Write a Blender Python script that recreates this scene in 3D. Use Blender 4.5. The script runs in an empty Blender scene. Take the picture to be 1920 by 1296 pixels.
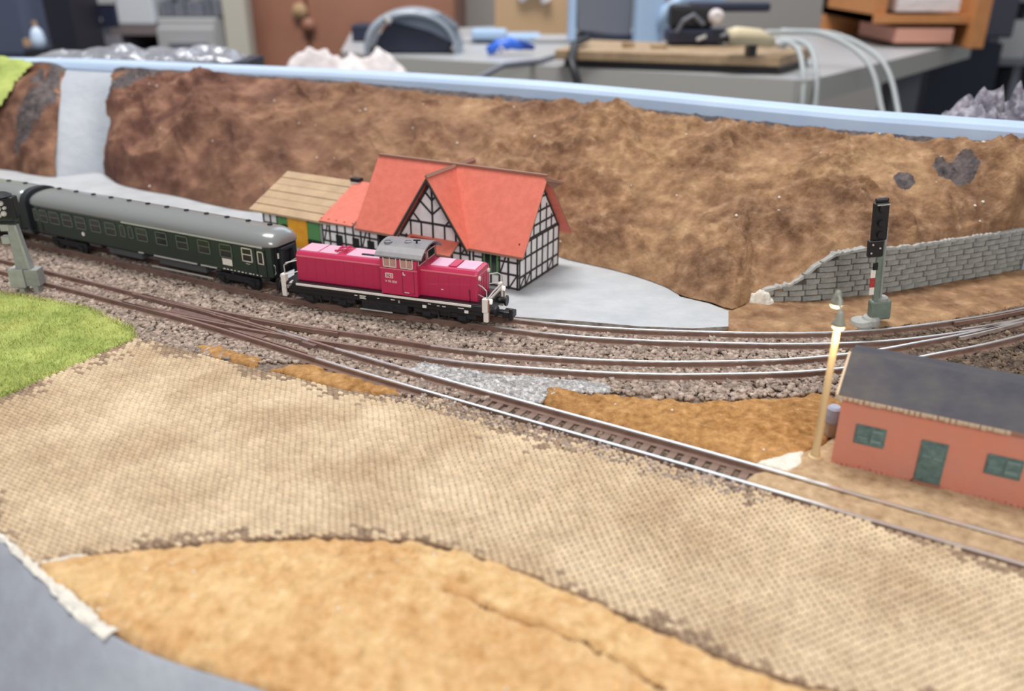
import bpy, math, random
import numpy as np
random.seed(7); rng = np.random.default_rng(7)
S = 0.001                       # everything below is written in millimetres
scene = bpy.context.scene
col = scene.collection

# ------------------------------------------------------------------ camera, world, lights, exposure
cam_d = bpy.data.cameras.new('camera'); cam = bpy.data.objects.new('camera', cam_d); col.objects.link(cam)
cam.location = (0, 0, 120*S)
cam.rotation_mode = 'XYZ'
from mathutils import Matrix, Vector
PITCH, ROLL = math.radians(24.6), math.radians(0.1)
cam.matrix_world = Matrix.Translation((0, 0, 0.12)) @ Matrix.Rotation(math.pi/2-PITCH, 4, 'X') @ Matrix.Rotation(ROLL, 4, 'Z')
cam_d.sensor_width = 36; cam_d.lens = 30.0
cam_d.clip_start = 0.01; cam_d.clip_end = 20
cam_d.dof.use_dof = True; cam_d.dof.focus_distance = 0.285; cam_d.dof.aperture_fstop = 11.0
scene.camera = cam

world = bpy.data.worlds.new('world'); scene.world = world; world.use_nodes = True
wb = world.node_tree.nodes['Background']
wb.inputs[0].default_value = (0.91, 0.95, 1.0, 1); wb.inputs[1].default_value = 0.52

def area(name, loc, target, size, size_y, power, color):
    l = bpy.data.lights.new(name, 'AREA'); l.shape = 'RECTANGLE'; l.size = size*S; l.size_y = size_y*S
    l.energy = power; l.color = color
    o = bpy.data.objects.new(name, l); col.objects.link(o); o.location = Vector(loc)*S
    o.rotation_euler = (Vector(target)-Vector(loc)).to_track_quat('-Z', 'Y').to_euler()
    o['kind'] = 'helper'
    return o
area('front_fill_light', (120, -470, 480), (20, 250, 10), 420, 300, 4.9, (1.0, 0.95, 0.87))  # low unseen fill lamp added behind the camera for the upright faces
area('room_fill_light', (-200, 700, 1600), (-150, 1900, -100), 900, 500, 52.0, (1.0, 0.97, 0.94))  # unseen fill lamp added to brighten the cabinet and background
area('back_glint_light', (330, 1750, 900), (60, 350, 0), 1300, 450, 7.0, (0.70, 0.85, 1.0))  # unseen cool panel added low behind for glints on rails and roofs

scene.view_settings.view_transform = 'Standard'; scene.view_settings.look = 'None'
scene.view_settings.gamma = 1.0; scene.view_settings.use_curve_mapping = False
scene.view_settings.exposure = -0.42

# ------------------------------------------------------------------ colours and materials
def lin(c):
    return tuple((v/255/12.92 if v/255 <= .04045 else ((v/255+.055)/1.055)**2.4) for v in c) + (1.0,)
def mat(name, c, rough=.6, metal=0.0, c2=None, feat=3.0, c3=None, bump=0.0, bfeat=1.0, emit=None, estr=0, alpha=1, spec=.5, coat=0, trans=0, rnd=0.0, detail=4, mid=(.35,.65)):
    m = bpy.data.materials.new(name); m.use_nodes = True; nt = m.node_tree; b = nt.nodes['Principled BSDF']
    b.inputs['Base Color'].default_value = lin(c); b.inputs['Roughness'].default_value = rough; b.inputs['Metallic'].default_value = metal
    b.inputs['Specular IOR Level'].default_value = spec; b.inputs['Coat Weight'].default_value = coat
    b.inputs['Transmission Weight'].default_value = trans; b.inputs['Alpha'].default_value = alpha
    tc = nt.nodes.new('ShaderNodeTexCoord')
    out = None
    if c2 is not None:
        n = nt.nodes.new('ShaderNodeTexNoise'); n.inputs['Scale'].default_value = 1/(feat*S); n.inputs['Detail'].default_value = detail
        n.inputs['Roughness'].default_value = .6
        nt.links.new(tc.outputs['Object'], n.inputs['Vector'])
        r = nt.nodes.new('ShaderNodeValToRGB'); e = r.color_ramp.elements
        e[0].position = mid[0]; e[0].color = lin(c); e[1].position = mid[1]; e[1].color = lin(c2)
        if c3 is not None:
            q = e.new((mid[0]+mid[1])/2); q.color = lin(c3)
        nt.links.new(n.outputs['Fac'], r.inputs['Fac']); out = r.outputs['Color']
    if rnd > 0:
        g = nt.nodes.new('ShaderNodeNewGeometry'); h = nt.nodes.new('ShaderNodeHueSaturation')
        mr = nt.nodes.new('ShaderNodeMapRange'); mr.inputs['To Min'].default_value = 1-rnd; mr.inputs['To Max'].default_value = 1+rnd
        nt.links.new(g.outputs['Random Per Island'], mr.inputs['Value']); nt.links.new(mr.outputs['Result'], h.inputs['Value'])
        if out is not None: nt.links.new(out, h.inputs['Color'])
        else: h.inputs['Color'].default_value = lin(c)
        out = h.outputs['Color']
    if out is not None: nt.links.new(out, b.inputs['Base Color'])
    if bump > 0:
        n2 = nt.nodes.new('ShaderNodeTexNoise'); n2.inputs['Scale'].default_value = 1/(bfeat*S); n2.inputs['Detail'].default_value = 5
        nt.links.new(tc.outputs['Object'], n2.inputs['Vector'])
        bp = nt.nodes.new('ShaderNodeBump'); bp.inputs['Strength'].default_value = min(1, bump); bp.inputs['Distance'].default_value = bfeat*S*.5
        nt.links.new(n2.outputs['Fac'], bp.inputs['Height']); nt.links.new(bp.outputs['Normal'], b.inputs['Normal'])
    if emit is not None:
        b.inputs['Emission Color'].default_value = lin(emit); b.inputs['Emission Strength'].default_value = estr
    return m
def ramp_mat(name, stops, feat, rough=.9, bump=.8, bfeat=.8, big=None, bigfeat=60, bigmix=.5, stretch=None):
    """noise coloured ground cover: fine colour ramp mixed with a broad one"""
    m = mat(name, stops[0], rough, bump=bump, bfeat=bfeat, spec=.15); nt = m.node_tree; b = nt.nodes['Principled BSDF']
    tc = nt.nodes.new('ShaderNodeTexCoord')
    def nr(st, f, det, lo=.3, hi=.7):
        n = nt.nodes.new('ShaderNodeTexNoise'); n.inputs['Scale'].default_value = 1/(f*S); n.inputs['Detail'].default_value = det; n.inputs['Roughness'].default_value = .65
        if stretch:
            mp = nt.nodes.new('ShaderNodeMapping'); mp.inputs['Scale'].default_value = stretch
            nt.links.new(tc.outputs['Object'], mp.inputs['Vector']); nt.links.new(mp.outputs['Vector'], n.inputs['Vector'])
        else: nt.links.new(tc.outputs['Object'], n.inputs['Vector'])
        r = nt.nodes.new('ShaderNodeValToRGB'); cr = r.color_ramp
        cr.elements[0].position = lo; cr.elements[1].position = hi
        cr.elements[0].color = lin(st[0]); cr.elements[1].color = lin(st[-1])
        for i in range(1, len(st)-1):
            q = cr.elements.new(lo+(hi-lo)*i/(len(st)-1)); q.color = lin(st[i])
        nt.links.new(n.outputs['Fac'], r.inputs['Fac']); return r.outputs['Color']
    a = nr(stops, feat, 6)
    if big:
        c = nr(big, bigfeat, 3, .38, .62)
        mx = nt.nodes.new('ShaderNodeMix'); mx.data_type = 'RGBA'; mx.blend_type = 'MIX'; mx.inputs[0].default_value = bigmix
        nt.links.new(a, mx.inputs[6]); nt.links.new(c, mx.inputs[7]); a = mx.outputs[2]
    nt.links.new(a, b.inputs['Base Color'])
    return m

M = {}
M['board'] = mat('grey_board_paint', (176,182,190), .6, c2=(164,170,180), feat=30, bump=.2, bfeat=6)
M['slab'] = mat('pale_grey_plaster', (188,190,194), .6, c2=(174,178,182), feat=14, bump=.25, bfeat=3)
M['slab_edge'] = mat('stained_slab_edge', (120,108,98), .8, c2=(170,165,160), feat=4)
M['rim'] = mat('pale_blue_rim_paint', (186,206,232), .45, c2=(176,198,228), feat=40)
M['skirt'] = mat('blue_grey_side_paint', (138,142,152), .5, c2=(158,163,172), feat=35, bump=.25, bfeat=4)
M['plaster'] = mat('bare_white_plaster', (232,226,214), .7, c2=(205,200,192), feat=2, bump=.6, bfeat=1)
M['hill'] = ramp_mat('brown_flock', [(72,50,38),(122,92,68),(162,128,98),(202,170,138)], 7, big=[(110,82,66),(148,114,86),(182,148,112)], bigfeat=38, bigmix=.5, bfeat=1.2)
M['hill_left'] = ramp_mat('dark_brown_flock', [(62,44,40),(104,74,62),(134,100,82),(176,138,114)], 10, big=[(92,66,58),(122,88,72),(152,114,90)], bigfeat=40, bigmix=.5, bfeat=1.2)
M['hill_dark'] = mat('dark_rock_paint', (48,42,48), .7, c2=(98,86,84), feat=4, bump=.6, bfeat=2)
M['rust_turf'] = ramp_mat('rusty_flock', [(100,68,38),(152,110,64),(184,140,90),(212,172,124)], 2.6, big=[(150,108,64),(186,144,96)], bigfeat=18, bigmix=.4, bfeat=.6)
M['ochre_turf'] = ramp_mat('ochre_flock', [(140,98,54),(192,152,102),(214,178,132),(230,202,160)], 3.2, big=[(198,150,100),(226,194,144)], bigfeat=22, bigmix=.5, bfeat=.7)
M['earth'] = ramp_mat('sandy_earth', [(124,98,72),(168,142,112),(192,166,134),(210,188,158)], 3.0, big=[(158,130,102),(188,164,132)], bigfeat=20, bigmix=.4, bfeat=.7)
M['ballast_base'] = ramp_mat('ballast_bed', [(84,70,64),(124,110,100),(152,136,126)], 1.4, bfeat=.8)
M['stone'] = mat('grey_ballast_stone', (138,121,110), .85, c2=(182,165,153), feat=2.0, rnd=.35, spec=.3)
M['stone_grey'] = mat('pale_ballast_stone', (152,150,150), .85, c2=(200,198,198), feat=2.0, rnd=.35, spec=.3)
M['stone_dark'] = mat('dark_ballast_stone', (70,56,48), .85, c2=(128,110,94), feat=3.0, rnd=.35, spec=.3)
M['grass'] = mat('green_grass_fibre', (152,166,84), .7, c2=(206,206,128), feat=14, rnd=.25, spec=.2)
M['grass_bed'] = mat('green_grass_bed', (142,162,82), .9, c2=(184,196,110), feat=16, bump=.8, bfeat=.8)
M['cobble'] = mat('sandstone_cobble', (192,168,138), .8, c2=(222,202,172), feat=26, rnd=.10, spec=.25, bump=.3, bfeat=.5)
M['cobble_joint'] = mat('dark_cobble_joint', (96,74,58), .9, c2=(128,104,82), feat=20)
M['rail_head'] = mat('polished_rail_top', (240,238,238), .32, .9)
M['rail_web'] = mat('rusty_brown_rail_side', (132,104,92), .7, c2=(112,86,76), feat=5)
M['sleeper'] = mat('brown_sleeper_plastic', (112,90,80), .75, c2=(134,112,100), feat=6)
M['plate'] = mat('brown_switch_plastic', (124,96,90), .6, c2=(106,82,78), feat=5)
M['red'] = mat('crimson_body_paint', (190,44,86), .38, coat=.15)
M['red_sheen'] = mat('crimson_panel_sheen', (222,176,200), .25)  # whitish pink reflection on the crimson hood tops, put into the base colour
M['red_line'] = mat('rose_edge_line', (226,120,136), .4)
M['black'] = mat('black_plastic', (26,26,32), .45)
M['black_soft'] = mat('black_underframe', (20,20,26), .7, c2=(36,36,42), feat=2)
M['white'] = mat('white_plastic', (232,226,220), .5)
M['cream_light'] = mat('lit_white_lens', (250,246,236), .3, emit=(255,248,235), estr=.5)
M['silver'] = mat('silver_metal', (196,196,194), .35, .3)
M['chrome'] = mat('chrome_frame', (228,222,220), .25, .4)
M['roof_grey'] = mat('grey_cab_roof', (122,120,124), .4, c2=(134,132,136), feat=4)
M['glass'] = mat('dark_window_glass', (36,40,42), .12, spec=.7)
M['glass_cab'] = mat('clear_cab_glass', (186,140,134), .1, spec=.8)
M['orange'] = mat('rusty_orange_strip', (150,106,88), .6)
M['green'] = mat('bottle_green_coach', (40,56,50), .35, c2=(36,50,46), feat=20)
M['coach_roof'] = mat('silver_grey_coach_roof', (146,148,148), .22, .3)
M['coach_roof_side'] = mat('grey_coach_roof_side', (120,122,120), .4)
M['bellows'] = mat('black_rubber', (34,40,46), .6)
M['tile_red'] = mat('printed_red_tile_card', (220,118,100), .62, c2=(208,108,90), feat=3, rnd=.035)
M['tile_edge'] = mat('brown_card_edge', (150,112,96), .7)
M['wall_white'] = mat('white_printed_infill', (240,238,238), .7, c2=(224,222,224), feat=5)
M['timber'] = mat('dark_timber_print', (52,48,52), .7)
M['shadow_black'] = mat('black_doorway', (22,20,24), .8)
M['plank'] = mat('balsa_plank', (190,162,130), .7, c2=(174,146,116), feat=9, rnd=.05)
M['door_green'] = mat('green_door_panel', (84,140,82), .6)
M['yellow'] = mat('yellow_panel', (238,172,36), .5, c2=(226,150,20), feat=6)
M['house_red'] = mat('brick_red_painted_wall', (204,130,108), .7, c2=(196,132,116), feat=12, bump=.15, bfeat=3)
M['slate'] = mat('slate_grey_roof_paint', (64,64,74), .85, c2=(80,78,80), feat=9, bump=.3, bfeat=2)
M['teal'] = mat('dark_teal_window', (70,98,98), .4, c2=(96,122,120), feat=2)
M['teal_light'] = mat('teal_shutter', (112,138,138), .45)
M['card_pale'] = mat('bare_card_edge', (190,172,150), .7)
M['pole_cream'] = mat('cream_lamp_pole', (206,178,136), .5)
M['lamp_grey'] = mat('grey_lamp_shade', (140,142,132), .5)
M['lamp_lit'] = mat('glowing_bulb', (255,236,190), .4, emit=(255,226,160), estr=9)
M['sig_green'] = mat('grey_green_signal_paint', (104,118,110), .55, c2=(120,134,124), feat=3)
M['sig_grey'] = mat('grey_mast', (142,144,144), .55, c2=(158,160,158), feat=4)
M['concrete'] = mat('grey_concrete', (176,176,172), .7, c2=(156,158,156), feat=4)
M['brick'] = mat('grey_wall_stone', (128,130,128), .8, c2=(160,160,156), feat=3, rnd=.2, bump=.5, bfeat=1)
M['mortar'] = mat('dark_wall_joint', (72,68,70), .9, c2=(90,86,84), feat=3)
# background
M['table'] = mat('grey_worktop', (176,178,180), .35, c2=(168,170,174), feat=60)
M['table_edge'] = mat('worktop_edge', (176,174,168), .5)
M['cabinet_brown'] = mat('brown_cabinet_laminate', (160,112,92), .5, c2=(148,102,82), feat=120)
M['wallp'] = mat('grey_room_wall', (172,168,164), .8)
M['floor'] = mat('dark_floor', (34,38,56), .6)
M['navy'] = mat('dark_navy_plastic', (30,36,58), .5)
M['grey1'] = mat('light_grey_metal', (168,168,170), .5)
M['grey2'] = mat('mid_grey_plastic', (108,112,122), .5)
M['card'] = mat('brown_cardboard', (176,146,112), .8)
M['sky'] = mat('light_blue_plastic', (160,186,216), .45)
M['cloth'] = mat('white_paper_towel', (214,206,206), .85, bump=.5, bfeat=6)
M['wood'] = mat('plywood_edge', (172,146,116), .65, c2=(150,126,96), feat=12)
M['wood_orange'] = mat('orange_wood', (188,128,78), .55, c2=(176,118,70), feat=14)
M['blue'] = mat('bright_blue_plastic', (54,110,220), .35)
M['visor'] = mat('smoky_visor_shell', (150,160,172), .2)
M['cream'] = mat('cream_rubber_grip', (206,192,160), .5)
M['cable'] = mat('pale_cable', (170,176,178), .45)
M['foil'] = mat('crumpled_clear_film', (150,152,160), .25, .35, bump=.6, bfeat=6)
M['rock'] = mat('dark_grey_rock', (98,94,108), .6, c2=(190,186,196), feat=8, mid=(.45,.75), bump=.8, bfeat=4)

def two_grounds(m, stops_left, x0, x1):      # flock shifts from dark brown to ochre; dimmer left light put into the colour too
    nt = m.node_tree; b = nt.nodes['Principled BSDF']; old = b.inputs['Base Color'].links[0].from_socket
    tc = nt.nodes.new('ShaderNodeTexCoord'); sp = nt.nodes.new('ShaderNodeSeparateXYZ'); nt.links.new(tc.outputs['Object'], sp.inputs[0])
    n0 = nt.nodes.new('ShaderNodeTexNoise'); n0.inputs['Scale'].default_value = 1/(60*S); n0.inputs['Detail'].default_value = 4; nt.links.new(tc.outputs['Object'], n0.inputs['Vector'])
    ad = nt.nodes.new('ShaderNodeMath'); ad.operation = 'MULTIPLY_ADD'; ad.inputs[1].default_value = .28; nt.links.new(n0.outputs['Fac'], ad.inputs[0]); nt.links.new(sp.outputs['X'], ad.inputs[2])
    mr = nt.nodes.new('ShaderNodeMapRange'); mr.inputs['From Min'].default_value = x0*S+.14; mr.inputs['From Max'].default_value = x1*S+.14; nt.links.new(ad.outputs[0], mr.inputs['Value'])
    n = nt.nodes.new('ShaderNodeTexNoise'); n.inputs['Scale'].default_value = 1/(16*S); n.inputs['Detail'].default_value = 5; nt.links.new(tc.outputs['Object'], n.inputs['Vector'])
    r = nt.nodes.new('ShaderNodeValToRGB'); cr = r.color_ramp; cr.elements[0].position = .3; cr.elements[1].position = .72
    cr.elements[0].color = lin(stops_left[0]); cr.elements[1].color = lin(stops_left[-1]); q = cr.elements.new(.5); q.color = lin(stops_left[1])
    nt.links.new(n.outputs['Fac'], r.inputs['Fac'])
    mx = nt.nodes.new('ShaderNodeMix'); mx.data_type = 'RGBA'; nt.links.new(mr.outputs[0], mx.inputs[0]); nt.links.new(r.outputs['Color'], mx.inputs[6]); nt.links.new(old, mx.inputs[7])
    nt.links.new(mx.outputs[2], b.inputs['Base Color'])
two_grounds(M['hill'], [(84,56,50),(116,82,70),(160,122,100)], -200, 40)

# ------------------------------------------------------------------ mesh collector
class MB:
    def __init__(s): s.v = []; s.f = []; s.mi = []
    def add(s, vs, fs, mi=0):
        o = len(s.v); s.v.extend([tuple(p) for p in vs]); s.f.extend([tuple(i+o for i in f) for f in fs]); s.mi.extend([mi]*len(fs)); return s
    def box(s, x0, x1, y0, y1, z0, z1, mi=0):
        vs = [(x0,y0,z0),(x1,y0,z0),(x1,y1,z0),(x0,y1,z0),(x0,y0,z1),(x1,y0,z1),(x1,y1,z1),(x0,y1,z1)]
        return s.add(vs, [(0,3,2,1),(4,5,6,7),(0,1,5,4),(1,2,6,5),(2,3,7,6),(3,0,4,7)], mi)
    def hexa(s, bot, top, mi=0):        # 4 bottom points, 4 top points, both counter-clockwise seen from above
        return s.add(list(bot)+list(top), [(0,3,2,1),(4,5,6,7),(0,1,5,4),(1,2,6,5),(2,3,7,6),(3,0,4,7)], mi)
    def prism(s, poly, a, b, axis='x', mi=0):   # poly in the two other axes, extruded a..b
        n = len(poly)
        def P(t, p):
            return {'x': (t, p[0], p[1]), 'y': (p[0], t, p[1]), 'z': (p[0], p[1], t)}[axis]
        vs = [P(a, p) for p in poly]+[P(b, p) for p in poly]
        fs = [tuple(range(n))[::-1], tuple(range(n, 2*n))]+[(i, (i+1) % n, n+(i+1) % n, n+i) for i in range(n)]
        return s.add(vs, fs, mi)
    def tube(s, pts, r, n=8, mi=0, caps=True):
        pts = [Vector(p) for p in pts]; rings = []
        for i, p in enumerate(pts):
            d = (pts[min(i+1, len(pts)-1)]-pts[max(i-1, 0)]).normalized()
            u = d.cross(Vector((0, 0, 1)))
            if u.length < .05: u = d.cross(Vector((0, 1, 0)))
            u.normalize(); w = d.cross(u)
            rr = r[i] if isinstance(r, (list, tuple)) else r
            rings.append([p+(u*math.cos(2*math.pi*k/n)+w*math.sin(2*math.pi*k/n))*rr for k in range(n)])
        vs = [q for ring in rings for q in ring]; fs = []
        for i in range(len(pts)-1):
            for k in range(n): fs.append((i*n+k, i*n+(k+1) % n, (i+1)*n+(k+1) % n, (i+1)*n+k))
        if caps: fs += [tuple(range(n))[::-1], tuple((len(pts)-1)*n+k for k in range(n))]
        return s.add(vs, fs, mi)
    def lathe(s, prof, c=(0,0,0), n=16, mi=0, axis='z'):   # prof: (radius, height) bottom to top
        vs = []; fs = []
        for r, h in prof:
            for k in range(n):
                a = 2*math.pi*k/n; x, y = r*math.cos(a), r*math.sin(a)
                p = {'z': (x, y, h), 'x': (h, x, y), 'y': (x, h, y)}[axis]
                vs.append((c[0]+p[0], c[1]+p[1], c[2]+p[2]))
        for i in range(len(prof)-1):
            for k in range(n): fs.append((i*n+k, i*n+(k+1) % n, (i+1)*n+(k+1) % n, (i+1)*n+k))
        fs += [tuple(range(n))[::-1], tuple((len(prof)-1)*n+k for k in range(n))]
        return s.add(vs, fs, mi)
    def mesh(s, name, mats, smooth=False):
        me = bpy.data.meshes.new(name); me.from_pydata([(a*S, b*S, c*S) for a, b, c in s.v], [], s.f)
        for m in (mats if isinstance(mats, (list, tuple)) else [mats]): me.materials.append(m)
        me.polygons.foreach_set('material_index', s.mi)
        if smooth: me.polygons.foreach_set('use_smooth', [True]*len(me.polygons))
        me.update(); return me
    def build(s, name, mats, parent=None, smooth=False, bevel=0, label=None, kind=None, loc=None, rz=0):
        o = bpy.data.objects.new(name, s.mesh(name, mats, smooth)); return place(o, parent, bevel, label, kind, loc, rz)
def place(o, parent=None, bevel=0, label=None, kind=None, loc=None, rz=0):
    col.objects.link(o); o.parent = parent
    if loc is not None: o.location = Vector(loc)*S
    if rz: o.rotation_euler = (0, 0, rz)
    if bevel:
        b = o.modifiers.new('bevel', 'BEVEL'); b.width = bevel*S; b.segments = 2; b.limit_method = 'ANGLE'; b.angle_limit = math.radians(35)
    if label: o['label'] = label
    if kind: o['kind'] = kind
    return o
def np_mesh(name, v, f, m, parent=None, kind=None, label=None, smooth=False):
    """v (n,3) in mm, f (m,k) int"""
    me = bpy.data.meshes.new(name); v = np.asarray(v, dtype=np.float32)*S; f = np.asarray(f, dtype=np.int32)
    me.vertices.add(len(v)); me.vertices.foreach_set('co', v.ravel())
    k = f.shape[1]; me.loops.add(f.size); me.loops.foreach_set('vertex_index', f.ravel())
    me.polygons.add(len(f)); me.polygons.foreach_set('loop_start', np.arange(0, f.size, k, dtype=np.int32))
    me.polygons.foreach_set('loop_total', np.full(len(f), k, dtype=np.int32))
    if smooth: me.polygons.foreach_set('use_smooth', np.ones(len(f), dtype=bool))
    me.update(calc_edges=True); me.validate(); me.materials.append(m)
    o = bpy.data.objects.new(name, me); return place(o, parent, 0, label, kind)
def empty(name, label, cat, loc=(0,0,0), rz=0, group=None):
    o = bpy.data.objects.new(name, None); o.empty_display_size = .01; col.objects.link(o)
    o.location = Vector(loc)*S; o.rotation_euler = (0, 0, rz); o['label'] = label; o['category'] = cat
    if group: o['group'] = group
    return o
def tag(o, label, cat, group=None, kind=None):
    o['label'] = label; o['category'] = cat
    if group: o['group'] = group
    if kind: o['kind'] = kind
    return o
def struct(o, label, cat='ground'):
    o['kind'] = 'structure'; o['label'] = label; o['category'] = cat; return o

# ------------------------------------------------------------------ curves, noise, polygons
def spline(P, step=2.0):
    P = [np.array(p, float) for p in P]; P = [2*P[0]-P[1]]+P+[2*P[-1]-P[-2]]; out = []
    for i in range(1, len(P)-2):
        a, b, c, d = P[i-1:i+3]; n = max(2, int(np.linalg.norm(c-b)/step))
        for k in range(n):
            t = k/n; out.append(.5*((2*b)+(-a+c)*t+(2*a-5*b+4*c-d)*t*t+(-a+3*b-3*c+d)*t**3))
    out.append(P[-2]); return np.array(out)
def resample(C, step):
    d = np.r_[0, np.cumsum(np.linalg.norm(np.diff(C, axis=0), axis=1))]; n = max(2, int(round(d[-1]/step))+1); t = np.linspace(0, d[-1], n)
    return np.stack([np.interp(t, d, C[:, k]) for k in range(C.shape[1])], 1)
def normals(C):
    T = np.gradient(C[:, :2], axis=0); T /= np.linalg.norm(T, axis=1)[:, None]; return np.stack([-T[:, 1], T[:, 0]], 1)
def offset(C, d): return C[:, :2]+normals(C)*d
def vnoise(x, y, seed):
    xi = np.floor(x).astype(np.int64); yi = np.floor(y).astype(np.int64); fx = x-xi; fy = y-yi
    fx = fx*fx*(3-2*fx); fy = fy*fy*(3-2*fy)
    def h(a, b):
        n = (a*374761393+b*668265263+seed*974634777) & 0xffffffff; n = ((n ^ (n >> 13))*1274126177) & 0xffffffff; return ((n ^ (n >> 16)) & 0xffff)/65535.
    return (h(xi, yi)*(1-fx)+h(xi+1, yi)*fx)*(1-fy)+(h(xi, yi+1)*(1-fx)+h(xi+1, yi+1)*fx)*fy
def fbm(x, y, f, oct=4, seed=1, gain=.5):
    r = 0; a = 1; t = 0
    for o in range(oct): r = r+a*vnoise(x/f*2**o+seed*7.1, y/f*2**o-seed*3.3, seed+o); t += a; a *= gain
    return r/t*2-1
def inside(poly, x, y):
    poly = np.array(poly); c = np.zeros(x.shape, bool); n = len(poly); j = n-1
    for i in range(n):
        xi, yi = poly[i]; xj, yj = poly[j]
        c ^= ((yi > y) != (yj > y)) & (x < (xj-xi)*(y-yi)/(yj-yi+1e-12)+xi); j = i
    return c
def edge_dist(poly, x, y, closed=True):
    d = np.full(x.shape, 1e9); P = [np.array(p[:2], float) for p in poly]; n = len(P)
    for i in range(n if closed else n-1):
        a, b = P[i], P[(i+1) % n]; ab = b-a; L = ab@ab+1e-12
        t = np.clip(((x-a[0])*ab[0]+(y-a[1])*ab[1])/L, 0, 1); d = np.minimum(d, np.hypot(x-a[0]-t*ab[0], y-a[1]-t*ab[1]))
    return d
def slab(name, poly, z0, z1, mats, parent=None, bevel=0):
    m = MB(); n = len(poly)
    m.add([(p[0], p[1], z0) for p in poly]+[(p[0], p[1], z1) for p in poly], [tuple(range(n))[::-1], tuple(range(n, 2*n))])
    m.add([(p[0], p[1], z0) for p in poly]+[(p[0], p[1], z1) for p in poly], [(i, (i+1) % n, n+(i+1) % n, n+i) for i in range(n)], 1 if isinstance(mats, (list, tuple)) and len(mats) > 1 else 0)
    return m.build(name, mats, parent, bevel=bevel)
def ccw(poly):
    a = sum(poly[i][0]*poly[(i+1) % len(poly)][1]-poly[(i+1) % len(poly)][0]*poly[i][1] for i in range(len(poly))); return poly if a > 0 else poly[::-1]
def turf(name, poly, m, res, z0, hfun, thick, soft=2.0, seed=3, rough=1.2, fine=.5, wob=1.0):
    """a patch of flock with a ragged outline and lumpy top"""
    poly = np.array(poly, float); x0, y0 = poly.min(0)-2; x1, y1 = poly.max(0)+2
    nx = int((x1-x0)/res)+1; ny = int((y1-y0)/res)+1
    X, Y = np.meshgrid(np.linspace(x0, x1, nx), np.linspace(y0, y1, ny), indexing='ij')
    Xw = X+fbm(X, Y, 5, 3, seed)*wob; Yw = Y+fbm(X, Y, 5, 3, seed+5)*wob
    ins = inside(poly, Xw, Yw); ed = edge_dist(poly, Xw, Yw); e = np.where(ins, ed, -ed)
    k = np.clip(e/soft, 0, 1); k = k*(2-k)
    Z = z0+k*(thick+hfun(X, Y)+fbm(X, Y, 9, 3, seed+9)*rough+fbm(X, Y, 1.6, 3, seed+20)*fine) - (e < 0)*1.0
    keep = (e > -res*1.5)
    idx = -np.ones(X.shape, int); idx[keep] = np.arange(keep.sum())
    v = np.stack([X[keep], Y[keep], Z[keep]], 1)
    q = np.stack([idx[:-1, :-1], idx[1:, :-1], idx[1:, 1:], idx[:-1, 1:]], -1).reshape(-1, 4); q = q[(q >= 0).all(1)]
    return np_mesh(name, v, q, m, smooth=True)

# ------------------------------------------------------------------ key outlines (plan, mm)
FRONT_EDGE = [(-330,330),(-240,262),(-170,203),(-116.5,158.6),(-104,148.3),(-94.1,139.8),(-79.5,129.1),(-66.4,122.1),(-54.8,117.5),(-44,113.7),(-15,100),(40,84),(130,74),(320,70)]
RIM = spline([(-520,520),(-450,555),(-380,572),(-300,571),(-257,562.5),(-182.6,540.8),(-113.3,520.5),(-48.2,495.5),(11.2,468.8),(64.1,439.8),(110.6,411),(152.2,386.8),(182.4,374.6),(214.2,360.8),(260,340),(330,300)], 4)
N_C = spline([(-330,398),(-300,385),(-255,363),(-212,341),(-184.2,326),(-140.5,302.6),(-104,282.4),(-47.5,247.4),(1.5,218.7),(46.4,192.8),(94,164.4),(150,131.5),(200,102)], 2)
L_C = spline([(-146,305.7),(-126,295.5),(-100,284.2),(-76.5,274.8),(-49.5,265.8),(-15.4,254.2),(17.3,248.3),(39.1,246),(59,245.6),(90.9,247.6),(119.5,253.9),(140.5,261.5),(160,269),(182,279.5),(215,298),(250,321)], 2)
U_C = spline([(-340,441),(-300,420),(-260,399.5),(-215,377),(-192,366),(-140,338.5),(-106,320.6),(-82,308.9),(-44.6,296.0),(-8,284),(18.7,275.9),(42.2,272),(63.5,270.1),(96.4,268.8),(128.7,271.7),(164,281.5),(193.6,292.8),(235,312)], 2)
SLAB = [(-2,288.5),(26.9,283.5),(45.6,279.2),(64.2,277.6),(77.1,279.3),(80.5,293.9),(74.9,301.3),(65,308.5),(62,330),(50,362),(20,420),(-60,470),(-140,480),(-200,500),(-262,580),(-305,580),(-420,560),(-400,500),(-300,434),(-260,413),(-215,390.5),(-140,352),(-82,321),(-44.6,309),(-20,301)]
COB = [(-153,225.4),(-145,241.5),(-137.7,255.4),(-130.2,269.7),(-120.5,266.2),(-98,253.5),(-74.2,242.3),(-52,231.6),(-34.8,226),(-20,226.5),(-12.5,220.2),(6.1,209.2),(34.1,193.2),(55.6,181.0),(71.7,172.3),(91.5,160.2),(111.4,148.2),(170,114),(170,84),(118,100),(92.4,108),(55.1,114.6),(43.8,119.7),(28.4,129.3),(15.5,138.5),(.1,147.7),(-11.8,154),(-21.7,157.5),(-43.7,158.8),(-58,157.7),(-78.7,154.8),(-95.3,152),(-104,148.6),(-116,158.5),(-170,204),(-190,222)]
OCHRE = [(-99,143.5),(-103.5,148.6),(-95.3,152),(-78.7,154.8),(-58,157.7),(-43.7,158.8),(-21.7,157.5),(-11.8,154),(.1,147.7),(15.5,138.5),(28.4,129.3),(43.8,119.7),(55.1,114.6),(92.4,108),(118,100),(140,80),(60,82),(-12,102),(-44,114.5),(-54.8,118.3),(-66.4,123.1),(-79.5,130.4),(-90,139)]
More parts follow.
